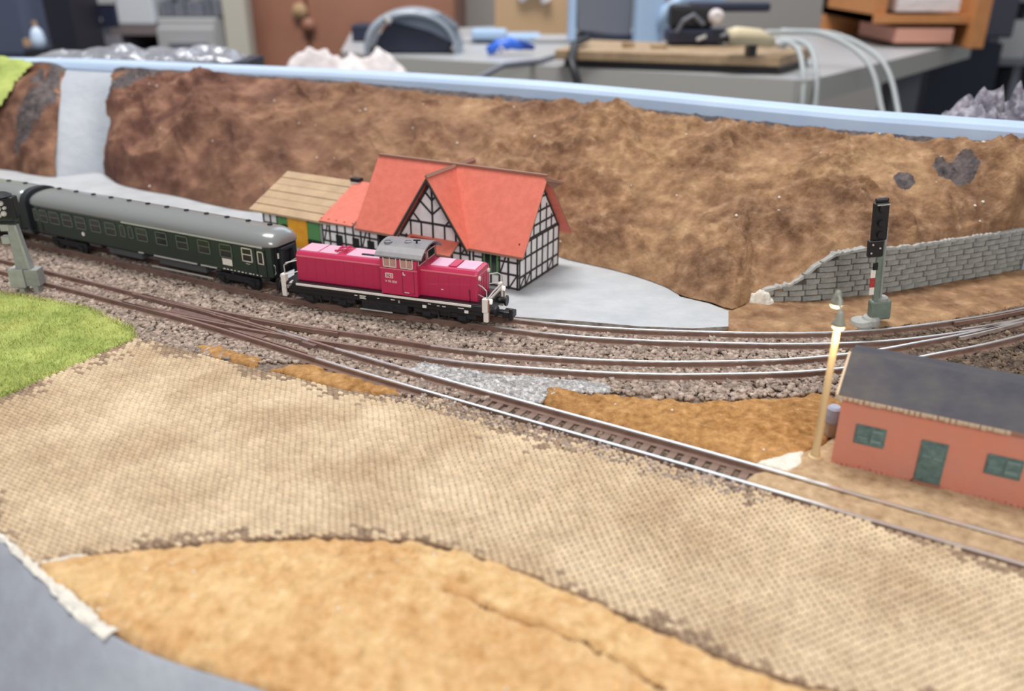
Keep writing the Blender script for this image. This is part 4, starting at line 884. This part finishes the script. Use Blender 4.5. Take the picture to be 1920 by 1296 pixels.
# low link and side shed
MB().box(-98.5, -77, 0, 26, 0, 14.5).build('link_wall', M['wall_white'], ST)
roofpoly([(-98,-1.6),(-80,-1.6),(-80,26),(-98,26)], lambda a, b: 15.2+(b+1.6)*.42, .8, 'link_roof', M['tile_red'], 'low red roof linking station and shed')
MB().box(-99.5, -95.2, 24, 27, 20, 26.6).build('chimney', M['wall_white'], ST)
MB().box(-99.7, -95.0, 23.8, 27.2, 26.6, 28.2).build('chimney_cap', M['black'], ST)
SH = empty('wooden_shed', 'low shed with balsa plank roof left of the station', 'shed', (2.6, 314.3, -.25), -.50)
MB().prism([(1.5,0),(24,0),(24,23.9),(1.5,14.2)], -133.5, -99, 'x').build('shed_wall', M['wall_white'], SH)
nP = 6
for i in range(nP):
    v0 = -1.6+i*(28/nP); v1 = v0+28/nP-.4; lift = .12*(i % 2)
    f_ = lambda b: 15.0+(b+1.0)*.425
    MB().hexa([(-139,v0,f_(v0)-.9),(-92,v0,f_(v0)-.9),(-92,v1,f_(v1)-.9),(-139,v1,f_(v1)-.9)], [(-139,v0,f_(v0)+lift),(-92,v0,f_(v0)+lift),(-92,v1,f_(v1)+lift),(-139,v1,f_(v1)+lift)]).build('roof_plank', M['plank'], SH)
MB().box(-124.5, -118, .9, 1.6, 0, 12.5).build('green_door', M['door_green'], SH)
MB().box(-107.5, -100.5, .9, 1.6, 2.5, 12.5).build('green_door', M['door_green'], SH)
MB().box(-118.2, -107.3, .5, 1.4, 0, 13.8).build('yellow_door', M['yellow'], SH, label='bright yellow door panel')
MB().box(-123.5, -118.2, .7, 1.0, 0, 6.5).build('dark_arch', M['shadow_black'], SH)
MB().lathe([(4.6, .7), (4.6, 1.0)], (-120.5, 0, 5.0), 18, axis='y').build('arch_top', M['shadow_black'], SH)
MB().box(-107.5, -99.2, .6, 1.0, 0, 4.6).build('dark_plinth', M['shadow_black'], SH)
for z in (12.9, 8.4, 4.4): MB().box(-133.6, -124.6, 1.2, 1.7, z, z+.7).build('timber', M['timber'], SH)
for u in (-133.4,-129.2,-125.2,-106.6,-99.6): MB().box(u-.35, u+.35, 1.15, 1.7, 0, 13.9).build('timber', M['timber'], SH)
MB().box(-133.6, -99, 1.1, 1.7, 13.0, 13.9).build('timber', M['timber'], SH)

# ------------------------------------------------------------------ red house
RH = empty('red_house', 'low brick-red house with slate roof and teal windows at the right edge', 'house', (83.8, 191.1, -.8), -.48)
MB().prism([(0,0),(32,0),(32,19),(16,24.0),(0,19)], 0, 64, 'x').build('wall', M['house_red'], RH, label='brick-red painted walls')
def zr(a, b): return 19.9+(b+1)*.27 if b <= 16.5 else 19.9+17.5*.27-(b-16.5)*.27
roofpoly([(-1.2,-1),(65,-1),(65,16.5),(-1.2,16.5)], zr, 1.0, 'front_roof', M['slate'], 'slate grey painted roof slope', RH)
roofpoly([(-1.2,16.5),(65,16.5),(65,33),(-1.2,33)], zr, 1.0, 'rear_roof', M['slate'], None, RH)
m = MB()
for i in range(30):
    a = -1.2+i*1.3; m.box(a, a+random.uniform(.9,1.3), -1.35, -.95, 19.05-random.uniform(0,.35), 19.75)
m.build('ragged_eave', M['card_pale'], RH, label='ragged bare card eave edge')
MB().hexa([(-1.7,-1.2,18.9),(-1.1,-1.2,18.9),(-1.1,16.5,23.6),(-1.7,16.5,23.6)], [(-1.7,-1.2,20.1),(-1.1,-1.2,20.1),(-1.1,16.5,24.8),(-1.7,16.5,24.8)]).build('gable_edge', M['card_pale'], RH, label='bare card edge of the roof')
def hwin(a, b, z0, z1):
    w = MB().box(a, b, -.35, .1, z0, z1).build('window', M['teal'], RH, bevel=.1, label='dark teal window')
    mid = (a+b)/2
    for c, d, e, f_ in ((a+.5,mid-.3,z0+.6,z1-.6),(mid+.3,b-.5,z0+.6,z1-.6)): MB().box(c, d, -.5, -.3, e, f_).build('pane', M['glass_teal'], w)
    MB().box(mid+.4, b-.6, -.62, -.45, z1-1.3, z1-.6).box(mid+.3, b-.8, -.62, -.45, z0+1.2, z0+2).box(a+.6, mid-.5, -.62, -.45, z0+1.9, z0+2.2).build('shutter_slat', M['teal_light'], w)
M['glass_teal'] = mat('teal_glass', (78,104,106), .3, c2=(100,126,126), feat=1.5)
hwin(4.4, 11.6, 7.2, 12.6); hwin(34.3, 42.0, 7.0, 12.4)
dr = MB().box(19.8, 25.8, -.4, .1, .8, 12.2).build('door', M['teal'], RH, bevel=.12, label='dark teal front door')
MB().box(20.4, 25.2, -.55, -.35, 7.4, 11.4).build('door_window', M['glass_teal'], dr); MB().box(20.6, 22.4, -.68, -.5, 8.0, 8.4).box(23.2, 25.1, -.68, -.5, 7.6, 8.0).build('glazing_bar', M['teal_light'], dr)
MB().box(19.6, 26, -1.0, .1, -.1, .8).build('doorstep', M['orange'], RH)
m = MB()
for i in range(40):
    a = i*1.4; m.box(a, a+random.uniform(.5, 1.4), -.5, .05, -.4, random.uniform(.1, .7))
m.build('ragged_base', M['house_red'], RH)
b = MB().lathe([(1.5, 0), (2.1, .8), (2.2, 2.6), (2.0, 4.6), (1.4, 5.2)], (0,0,0), 16).build('water_barrel', mat('pale_blue_barrel', (170,178,204), .5), loc=(88.5, 205.5, 2.6))
MB().lathe([(2.3, .6), (2.3, .9)], (0,0,0), 16).build('hoop', M['sig_grey'], b)
MB().box(-1.3, 1.3, -1.3, 1.3, -4.0, .1).build('stand', M['card_pale'], b)
tag(b, 'small pale blue barrel on a stand at the left corner of the red house', 'barrel')

# ------------------------------------------------------------------ street lamp
LP = empty('street_lamp', 'tall cream street lamp with two glowing heads beside the red house', 'street lamp', (80.3, 193.3, -1))
MB().lathe([(1.3, 0), (1.25, 1.5), (1.0, 2.2), (.95, 12), (.82, 37.5)], (0,0,0), 14).build('pole', M['pole_cream'], LP, smooth=True, label='cream pole')
MB().lathe([(1.9, -.4), (1.9, .5), (1.3, .9)], (0,0,0), 14).build('base', M['pole_cream'], LP)
MB().tube([(0,0,37),(0,.2,42),(.8,3,43.5),(2.0,7.5,43)], .4, 8).tube([(0,0,39),(-.3,-.8,41.6)], .4, 8).build('arm', M['lamp_grey'], LP)
for x, y, z in ((-.35, -1.2, 38.6), (2.0, 8.0, 40.6)):
    h = MB().lathe([(1.75, z), (1.55, z+.8), (1.0, z+1.7), (.8, z+3.2), (.35, z+3.7)], (x, y, 0), 16).build('lamp_shade', M['lamp_grey'], LP, smooth=True, label='grey bell shaped lamp shade')
    MB().lathe([(.5, z-1.0), (1.3, z-.7), (1.65, z-.1), (1.7, z+.05)], (x, y, 0), 14).build('bulb', M['lamp_lit'], h, smooth=True, label='glowing warm bulb')
    l = bpy.data.lights.new('lamp_glow', 'POINT'); l.energy = .0042; l.color = (1.0, .72, .36); l.shadow_soft_size = .0012
    lo = bpy.data.objects.new('lamp_glow', l); col.objects.link(lo); lo.location = Vector((80.3+x, 193.3+y-.3, z-3.4))*S; lo['kind'] = 'helper'

# ------------------------------------------------------------------ colour light signal (right)
SG = empty('light_signal', 'tall railway signal with black head in front of the stone wall', 'signal', (130.4, 283.5, -1.2))
SG.rotation_euler = (0, -.095, 0)
MB().lathe([(4.0, -.5), (4.2, 1.2), (3.6, 2.6)], (-4.5,-.5,0), 14).lathe([(3.2, -.5), (3.2, 2.4), (2.6, 3.4)], (-1,0,0), 14).build('base', M['concrete'], SG)
MB().box(-1.8, 5.6, -1.5, 2.4, 2, 9.5).build('relay_box', M['sig_green'], SG, bevel=.9, label='grey-green relay box')
MB().lathe([(2.2, 9.2), (2.2, 10.2), (1.4, 10.8)], (2.4,.4,0), 12).build('cap', M['sig_grey'], SG)
MB().box(-.9, .9, -.8, .8, 1, 31).box(.9, 1.3, -.9, .9, 8, 30).build('mast', M['sig_green'], SG)
MB().box(1.4, 2.2, -.2, .4, 8, 36).build('ladder', M['sig_grey'], SG)
MB().box(-2.9, -1.3, -1.4, -1.0, 12.2, 15).build('mast_sign', M['white'], SG, label='white part of the red and white mast sign')
MB().box(-2.9, -1.3, -1.4, -1.0, 15, 18.6).build('mast_sign', mat('signal_red', (176,58,56), .5), SG, label='red part of the red and white mast sign')
MB().box(-2.9, -1.3, -1.4, -1.0, 18.6, 21.4).build('mast_sign', M['white'], SG, label='white part of the red and white mast sign')
MB().box(-2.2, -.6, -1.2, -.8, 21.4, 24).build('sign_bracket', M['black'], SG)
h = MB().box(-3.6, 1.8, -1.0, .6, 32, 45.5).box(-3.0, 1.4, -1.2, .6, 45.5, 47).build('signal_head', M['black'], SG, bevel=.5, label='tall black signal head')
MB().box(-4.6, .6, -1.8, .2, 26.4, 32.4).build('lower_signal_head', M['black'], SG, bevel=.4, label='lower black signal box')
for z in (43.6, 38.5, 34.5): MB().lathe([(1.1, -2.2), (1.1, -1.0)], (-.9, 0, z), 12, axis='y').build('visor', M['black'], h)
MB().box(-2.6, 1.6, -1.5, -1.0, 44.6, 45.0).build('edge_glint', M['silver'], h, label='thin silver edge')
for x, z in ((-4.0, 31), (-1.5, 29.6), (-4.4, 28)): MB().lathe([(.35, -2.1), (.35, -1.7)], (x+.8, 0, z), 8, axis='y').build('lens', M['silver'], SG)

# ------------------------------------------------------------------ signal mast with black head (left)
MS = empty('signal_mast', 'grey metal mast on a concrete block at the left edge by the lawn', 'mast', (-191.5, 317.5, -1.5))
MB().box(-5.6, .2, -3, 3, 1.8, 9.6).build('foundation', M['concrete'], MS, bevel=.4, label='pale concrete block')
MB().box(.3, 5.6, -2.4, 2.8, 2.4, 9.2).build('switch_box', M['sig_grey'], MS, bevel=.3)
MB().box(-3, -1.2, -2, 2, -1.5, 1.8).box(2.6, 4.4, -2, 2, -1.5, 2.4).build('foot', M['concrete'], MS)
MB().hexa([(-2.8,-1.6,9.2),(3.0,-1.6,9.2),(3.0,1.6,9.2),(-2.8,1.6,9.2)], [(-2.4,-1.2,27),(1.2,-1.2,27),(1.2,1.2,27),(-2.4,1.2,27)]).build('mast_column', M['sig_grey'], MS, bevel=.2)
MB().hexa([(2.2,-1.9,9.2),(3.2,-1.9,9.2),(3.2,-1.5,9.2),(2.2,-1.5,9.2)], [(.6,-1.5,27),(1.3,-1.5,27),(1.3,-1.1,27),(.6,-1.1,27)]).build('column_flange', M['concrete'], MS)
MB().box(-5.6, -2.4, -1.6, 1, 19.5, 22.6).box(-5, -1.6, -1.6, 1, 24.6, 27.2).build('bracket_box', M['concrete'], MS, bevel=.3)
MB().box(-6.0, 1.6, -1.4, 1.2, 27.4, 28.4).box(-8.2, 2.6, -1.8, 2.2, 29.6, 38).build('signal_head', M['black'], MS, bevel=.8)
MB().lathe([(.3, 38), (4.6, 38.2), (3.0, 39.2), (.5, 39.6)], (-3.2, 0, 0), 14).build('head_cap', M['black_soft'], MS)
m = MB()
for x, z, r in ((-4.2,35.5,.9),(-1.8,35.8,1.0),(-3.2,33.6,1.0),(-1.6,31.8,1.1),(-3.4,31.0,.8),(-.8,34,.7)): m.lathe([(r*.6, -3.0), (r, -2.4), (r, -1.7)], (x, 0, z), 10, axis='y')
m.build('lenses', M['chrome'], MS, label='bright silvery lens cluster')
# white plaster crumbs caught in the flock
m = MB()
for nm, cnt in (('long_hill', 46), ('ochre_field', 26), ('rusty_turf_triangle', 8)):
    vv = bpy.data.objects[nm].data.vertices; n_ = len(vv)
    for i in range(cnt):
        p = vv[random.randrange(n_)].co/S; r = random.uniform(.35, .8)*(1 if nm == 'long_hill' else .55)
        m.lathe([(r*.6, -.4), (r, .2*r), (r*.5, r*.8)], (p.x, p.y, p.z), 6)
tag(m.build('plaster_crumbs', M['plaster']), 'tiny white plaster crumbs scattered over the hill and turf', 'crumbs', kind='stuff')

# ------------------------------------------------------------------ the room behind
FZ = -750
o = slab('floor', [(-2600,-600),(2600,-600),(2600,3200),(-2600,3200)], FZ-20, FZ, M['floor']); struct(o, 'dark workshop floor', 'floor')
o = MB().box(-2600, 2600, 2700, 2740, FZ, 900).build('wall_back', M['wallp']); struct(o, 'grey back wall of the room', 'wall')
def thing(mb, name, m, label, cat, bevel=0, group=None, smooth=False, loc=None, rz=0):
    return tag(mb.build(name, m, None, smooth, bevel, loc=loc, rz=rz), label, cat, group)
# brown cabinet with two doors and knobs
bc = empty('brown_cabinet', 'tall brown laminate cabinet standing behind the layout', 'cabinet', (-334, 1900, FZ))
MB().box(-217, 217, 0, 420, 0, 1500).build('body', M['cabinet_brown'], bc, bevel=3)
for a, b, k in ((-214, -92, -190), (-88, 214, -60)):
    d = MB().box(a, b, -18, 0, 40, 1490).build('door', M['cabinet_brown'], bc, bevel=2)
    MB().lathe([(5, -40), (14, -34), (14, -26), (6, -18)], (k if a < -100 else -86, 0, 738 if a > -100 else 500), 12, axis='y').build('knob', M['cabinet_brown'], d)
bpy.data.objects[d.name]
MB().lathe([(5, -40), (15, -34), (15, -26), (6, -18)], (-101, 0, 766), 16, axis='y').build('wooden_knob', M['card'], bc, label='pale round knob')
thing(MB().box(-150, -20, 2300, 2420, FZ, 700), 'pale_pillar', M['wallp'], 'pale wall pillar right of the brown cabinet', 'pillar', 3)
# drawer unit
du = empty('drawer_unit', 'light grey metal drawer unit left of the brown cabinet', 'drawer unit', (-590, 1700, FZ))
MB().box(-74, 34, 0, 190, 0, 762).build('body', M['grey1'], du, bevel=3)
for i in range(7):
    d = MB().box(-74, 32, -12, 0, 40+i*102, 134+i*102).build('drawer', M['grey1'], du, bevel=3)
    MB().box(-50, 20, -22, -12, 100+i*102, 108+i*102).build('drawer_handle', M['grey2'], d)
thing(MB().box(-554, -510, 1745, 1790, FZ, 600), 'upright_post', mat('pale_post', (186,182,170), .6), 'pale upright post beside the brown cabinet', 'post', 2)
m = MB()
for i in range(9): x = -662+i*12; m.box(x, x+random.uniform(9,13), 1720, 1760, 13, 28+random.uniform(2, 22))
thing(m, 'dark_clutter', M['grey2'], 'row of dark boxes on the drawer unit', 'boxes', 2)
thing(MB().box(-745, -668, 1700, 1800, 0, 160), 'white_box', mat('white_box', (200,204,210), .5), 'white box standing on the grey shelf', 'box', 3)
sf = empty('shelf_unit', 'grey shelf unit with dark openings in the far left background', 'shelf', (-750, 1700, FZ))
MB().box(-85, 85, 0, 260, 732, 750).build('shelf_top', M['wood_grey'] if 'wood_grey' in M else mat('grey_brown_shelf', (116,106,108), .6), sf)
MB().box(-85, 14, 0, 260, 0, 732).build('side_cabinet', mat('grey_cabinet', (128,126,136), .6), sf)
MB().box(14, 84, 0, 255, 0, 706).build('shelf_back', M['navy'], sf)
MB().box(16, 84, -4, 255, 0, 680).build('lower_cabinet', mat('grey_cabinet2', (150,146,150), .6), sf)
mo = empty('monitor', 'dark monitor with a small bright spot in the far left background', 'monitor', (-742, 1600, 3))
MB().box(-47, 46, 0, 12, 0, 38).build('screen', M['navy'], mo, bevel=2)
MB().lathe([(7, -3), (7, 0)], (14, 0, 12), 12, axis='y').build('bright_sticker', M['grey1'], mo)
MB().box(-20, 20, -20, 30, -14, 0).build('stand', M['grey2'], mo)
MB().box(-48, 47, -2, 14, 38, 46).build('top_edge', M['grey1'], mo)
# dark blue office chair back and tall dark cabinet at far left
ch = empty('office_chair', 'dark blue office chair back at the top left corner', 'chair', (-730, 1310, FZ))
MB().box(-90, 34, 0, 60, 726, 930).build('backrest', mat('slate_blue_fabric', (74,82,104), .8), ch, bevel=12)
MB().box(-90, 34, -4, 64, 470, 735).build('seat_back', M['navy'], ch, bevel=10)
MB().lathe([(22, 0), (24, 470)], (-20, 30, 0), 12).build('post', M['black'], ch)
thing(MB().box(-806, -722, 1500, 1600, FZ, 150), 'dark_cabinet', mat('black_blue_cabinet', (36,36,48), .5), 'narrow blue-black cabinet beside the office chair', 'cabinet', 2)
bl = thing(MB().lathe([(4, 0), (9, 3), (10, 12), (8, 24), (3, 30)], (0,0,0), 14), 'water_bottle', mat('shiny_pale_blue', (196,214,238), .2), 'shining pale blue bottle at the top left', 'bottle', loc=(-678, 1290, -4), smooth=True)
MB().lathe([(3, 30), (3, 38)], (0,0,0), 10).build('cap', M['card'], bl)
MB().box(-20, -8, -4, 4, 4, 14).build('tan_tag', M['card'], bl)
thing(MB().box(-691, -664, 1270, 1306, FZ, -4), 'bottle_stand', M['black'], 'black stand under the pale blue bottle', 'stand')

# worktop
TZ = 10
tb_ = empty('worktop', 'large light grey worktop behind the rim board', 'table', (0, 0, TZ))
q = [(-215,1125),(-150,1062),(274,861),(290,862),(662,1297),(560,1420),(0,1560),(-250,1400)]
slab('table_top', ccw(q), -24, 0, [M['table'], M['table_edge']], tb_, bevel=3)
for x, y in ((-130,1150),(270,930),(570,1300),(20,1450)): MB().box(x-20, x+20, y-20, y+20, FZ-TZ, -24).build('leg', M['grey2'], tb_)
# smoky visor (magnifier headband) on the worktop
vz = empty('face_visor', 'smoky domed visor lying on the worktop in front of the cabinet', 'visor', (-122, 1120, TZ))
def dome(r0x, r0y, h, x0, x1, th):   # arched band between two angles
    m = MB(); v = []; n = 18
    for i in range(n+1):
        a = math.pi*i/n
        for y, s_ in ((-r0y, .93), (-r0y*.55, 1.0), (r0y*.55, 1.0), (r0y, .93)):
            for t in (0, th): v.append((math.cos(a)*(r0x-t)*s_, y, math.sin(a)**.8*(h-t)*s_))
    f = []
    for i in range(n):
        for j in range(3):
            a, b = i*8+j*2, (i+1)*8+j*2; f += [(a, b, b+2, a+2), (a+1, a+3, b+3, b+1)]
        f += [(i*8, i*8+1, (i+1)*8+1, (i+1)*8), (i*8+6, (i+1)*8+6, (i+1)*8+7, i*8+7)]
    return m.add(v, f)
dome(60, 34, 52, 0, 0, 5).build('shell', M['visor'], vz, smooth=True, label='smoky grey curved shell')
m = MB().prism([(-50,1),(44,1),(50,14),(28,27),(-6,33),(-26,38),(-40,20)], -26, 24, 'y'); m.build('dark_lining', M['navy'], vz, bevel=2)
m = MB(); m.prism([(-22,44),(-28,38),(-6,33),(22,26),(48,14),(56,16),(54,32),(36,44),(10,50)], -32, 20, 'y'); m.build('lens_band', mat('grey_lens', (96,106,120), .15), vz, bevel=2)
MB().tube([(-30,-34,42),(-24,-36,36)], 4, 8).build('hinge', M['grey1'], vz)
thing(MB().box(-222, -190, 1250, 1300, TZ, TZ+22), 'navy_box', M['navy'], 'small navy box left of the smoky visor', 'box', 2)
# white towel: crumpled lumps, and clear film behind the rim
def crumple(name, cx, cy, cz, rx, ry, h, m, seed, label, cat, nx=60, ny=24, f=14, amp=.5):
    X, Y = np.meshgrid(np.linspace(-1, 1, nx), np.linspace(-1, 1, ny), indexing='ij'); r = np.clip(1-np.abs(X)**4, 0, 1)*np.clip(1-Y*Y, 0, 1)
    Z = cz+h*np.sqrt(r)*(.75+amp*fbm(X*rx, Y*ry, f, 3, seed))*(1+.25*fbm(X*rx, Y*0, rx/2.2, 2, seed+4)); Z = np.where(r <= 0, cz, Z)
    x = cx+X*rx+fbm(X*rx, Y*ry, f, 2, seed+1)*3*r; y = cy+Y*ry; v = np.stack([x.ravel(), y.ravel(), Z.ravel()], 1)
    i = np.arange(nx*ny).reshape(nx, ny); q = np.stack([i[:-1, :-1], i[1:, :-1], i[1:, 1:], i[:-1, 1:]], -1).reshape(-1, 4)
    q2 = i[:, 0].tolist()
    return tag(np_mesh(name, v, q, m, smooth=True), label, cat)
crumple('paper_towel', -166, 885, 2, 62, 24, 35, M['cloth'], 5, 'crumpled white paper towel behind the rim board', 'paper towel')
st_ = thing(MB().box(-232, -100, 866, 912, FZ, 4), 'low_stand', M['grey2'], 'grey stand under the crumpled paper towel', 'stand')
crumple('clear_film', -262, 632, 52, 72, 20, 11, M['foil'], 9, 'crumpled clear plastic film behind the rim on the left', 'plastic film', f=9)
thing(MB().box(-345, -182, 608, 655, FZ, 53), 'film_crate', M['navy'], 'dark crate under the crumpled clear film', 'crate')
crumple('rock_mound', 262, 420, 30, 48, 42, 29, M['rock'], 13, 'dark grey glittering rock lump behind the rim at the right edge', 'rock', f=9, amp=.8)
thing(MB().box(205, 320, 380, 465, FZ, 32), 'rock_crate', M['black'], 'black crate under the dark rock lump', 'crate')
# cardboard box and its clutter
cb = thing(MB().box(-26, 86, 1350, 1430, TZ, TZ+95), 'cardboard_box', M['card'], 'brown cardboard box at the back of the worktop', 'box', 1)
MB().tube([(10,1348,62),(25,1344,74),(42,1344,72),(50,1346,58)], 8, 8).build('cream_strap', M['cloth'], cb)
for i, (a, b, y, z, w) in enumerate([(-68,-20,1240,4,70),(-30,40,1250,9,60),(30,84,1235,7,60),(-56,-8,1225,13,46)]):
    thing(MB().box(a, b, y, y+w, TZ+(0 if i < 3 else 5), TZ+z+(4 if i == 3 else 0)), 'plastic_bag', M['sky'] if i % 2 else M['grey1'], ['grey plastic packet leftmost before the cardboard box','pale blue plastic packet before the cardboard box','grey plastic packet right below the cardboard box','thin pale blue packet on the grey packet'][i], 'packet', 3)
bt = empty('blue_tool', 'bright blue plastic tool in the middle of the worktop', 'tool', (-4, 1080, TZ))
MB().tube([(-26,0,5),(-12,-2,11),(2,0,14),(16,2,9)], [5,8,7,4], 10).build('handle', M['blue'], bt, smooth=True)
MB().tube([(-4,0,13),(14,4,12),(30,8,8)], [5,6,3], 10).build('second_handle', mat('deep_blue', (34,66,150), .35), bt, smooth=True)
MB().tube([(-14,-6,4),(-10,-8,12),(-6,-6,5)], 2.2, 8).build('clip', M['white'], bt)
thing(MB().tube([(-46,870,-12),(-38,885,6),(-10,940,14),(30,990,13),(78,1030,22)], 3.2, 8), 'black_cable', M['grey2'], 'dark cable slanting over the worktop edge in the middle', 'cable', smooth=True)
thing(MB().tube([(72,905,-18),(66,908,4),(60,920,22),(66,960,34),(84,1010,36)], 4.2, 8), 'black_cable', M['black'], 'black cable hanging over the plywood board and worktop edge', 'cable', smooth=True)
# tilted grey box, light blue case, soldering device
gb = empty('grey_case', 'tilted mid grey case standing on a navy base', 'case', (118, 1150, TZ), .1)
MB().hexa([(-36,0,22),(34,0,12),(36,60,12),(-34,60,22)], [(-40,0,74),(34,0,90),(36,60,90),(-38,60,74)]).build('case_body', M['grey2'], gb, bevel=3)
MB().box(-30, 42, -2, 50, 0, 18).build('case_base', M['navy'], gb, bevel=2)
MB().hexa([(-46,2,10),(-38,0,14),(-38,20,14),(-46,20,10)], [(-46,2,80),(-39,0,76),(-39,20,76),(-46,20,80)]).build('side_panel', M['sky'], gb)
lb = empty('light_blue_case', 'light blue plastic case with an arched handle', 'case', (172, 1100, TZ))
MB().box(-22, 12, 0, 40, 0, 90).build('shell', M['sky'], lb, bevel=4)
MB().tube([(8,-4,30),(12,-4,50),(30,-4,62),(62,-4,66),(80,-4,60)], 7, 10).build('arched_handle', M['sky'], lb, smooth=True)
dv = empty('workbench_clamp', 'dark blue-black clamp device with a cream knob on the plywood board', 'device', (215, 1000, 33))
MB().box(-42, 40, 0, 40, -3, 12).build('base', M['navy'], dv, bevel=3)
MB().box(-40, 8, 8, 36, 12, 38).build('block', M['black'], dv, bevel=5)
MB().box(-20, 70, 10, 30, 30, 40).build('crossbar', M['navy'], dv, bevel=3)
MB().lathe([(5, -8), (8, -4), (8, 4)], (8, 0, 26), 14, axis='y').build('knob', M['cloth'], dv)
MB().tube([(-34,0,10),(-28,-4,22),(-18,-6,28),(-6,-4,18)], 2.4, 8).build('lever', M['grey2'], dv)
MB().tube([(20,-2,-2),(22,-2,14)], 2, 8).tube([(-12,-4,2),(-2,-4,6)], 2, 8).build('screw', M['silver'], dv)
pb = empty('plywood_board', 'thick plywood board lying on the near edge of the worktop', 'board', (0, 0, TZ+.2))
MB().hexa([(45,958,8),(268,895,8),(330,985,8),(90,1080,8)], [(45,958,18),(268,895,18),(330,985,18),(90,1080,18)]).build('board', M['wood'], pb, bevel=1)
MB().hexa([(56,965,0),(270,905,0),(325,985,0),(95,1070,0)], [(56,965,8),(270,905,8),(325,985,8),(95,1070,8)]).build('dark_underlay', M['black'], pb)
MB().box(120, 132, 975, 990, 18, 24).box(150, 166, 965, 980, 18, 22).build('wood_offcuts', M['wood'], pb)
si = empty('soldering_iron', 'cream handled soldering iron resting on the plywood board', 'soldering iron', (0, 0, 0))
MB().tube([(214,900,46),(222,901,47),(246,905,45),(262,908,40)], [7.5,9,8.5,5], 14).build('grip', M['cream'], si, smooth=True, label='cream rubber grip')
MB().tube([(262,908,40),(276,912,36)], [3.5,2.5], 10).build('tip', M['silver'], si, smooth=True)
MB().tube([(214,900,46),(206,898,45)], [6,3], 10).build('collar', M['black'], si)
MB().box(236, 244, 898, 914, TZ+18, 38).build('rest', M['black'], si)
m = MB().tube([(225,980,48),(262,930,52),(284,890,48),(292,860,22),(294,848,-10),(294,846,-24)], 3, 8)
for i, (pts, lab) in enumerate(((([(262,930,40),(282,900,38),(284,868,14),(283,852,-30)]), 'leftmost pale cable hanging over the worktop corner'),
        (([(275,935,42),(296,905,38),(299,875,14),(298,858,-30)]), 'second pale cable hanging over the worktop corner'),
        (([(268,960,46),(330,960,44),(362,915,22),(372,880,-22),(374,850,-60)]), 'third pale cable arching right of the worktop corner'),
        (([(290,980,46),(350,975,42),(384,930,20),(392,890,-22),(386,850,-60)]), 'rightmost pale cable arching down beside the worktop'))):
    thing(MB().tube([tuple(p) for p in spline(pts, 6)], 2.6, 8), 'cable', M['cable'], lab, 'cable', smooth=True, group='pale cables by the worktop corner')
# wooden crate, towers
wc = empty('wooden_crate', 'orange wooden crate with a pale drawer at the back right of the worktop', 'crate', (540, 1330, TZ))
MB().box(52, 72, -160, 60, 0, 140).build('side_board', M['wood_orange'], wc, bevel=1)
MB().box(-70, 52, 40, 60, 0, 140).build('back_board', M['wood_orange'], wc)
MB().box(-70, -54, -140, 60, 30, 140).build('side_board', M['wood_orange'], wc)
MB().box(-70, 52, -150, 60, 30, 40).build('shelf_board', M['wood_orange'], wc)
MB().box(-40, 40, -140, 20, 44, 60).build('pale_drawer', M['cloth'], wc)
MB().box(-40, 34, -150, -20, 6, 24).build('pink_packet', mat('salmon_packet', (206,150,130), .6), wc)
thing(MB().box(640, 735, 1330, 1500, TZ, 190), 'computer_tower', mat('dark_grey_tower', (58,58,72), .5), 'dark grey tower right of the orange crate', 'computer tower', 3)
thing(MB().hexa([(700,1480,-10),(770,1500,-10),(780,1560,-10),(705,1560,-10)], [(720,1480,120),(790,1500,120),(795,1560,120),(720,1560,120)]), 'white_canister', mat('ivory_canister', (206,204,196), .5), 'white leaning canister near the top right corner', 'canister', 3)
m = thing(MB().box(690, 800, 1470, 1600, FZ, -10), 'side_table', M['navy'], 'dark side table under the white canister', 'table')
bk = empty('dark_shelving', 'dark metal shelving at the right edge of the background', 'shelving', (900, 1500, FZ))
MB().box(-100, 300, 60, 400, 0, 1100).build('dark_back', mat('blackish', (30,30,40), .6), bk)
for x in (-95, -40, 30, 110): MB().box(x, x+14, 30, 60, 0, 1100).build('upright', M['grey2'], bk)
for z in (560, 700, 800, 880): MB().box(-100, 300, 20, 60, z, z+12).build('shelf_edge', M['grey2'], bk)
for i, (x, z, w, h) in enumerate([(-80,712,50,60),(-10,712,36,44),(40,712,60,70),(-70,812,60,50),(20,812,70,40)]): MB().box(x, x+w, 22, 60, z, z+h).build('stored_box', [M['grey1'], M['navy'], M['grey2']][i % 3], bk)
thing(MB().box(430, 700, 900, 1180, FZ, -120), 'black_trolley', mat('blue_black', (28,32,48), .5), 'dark trolley below the worktop on the right', 'trolley', 4)
print('objects', len(bpy.data.objects))
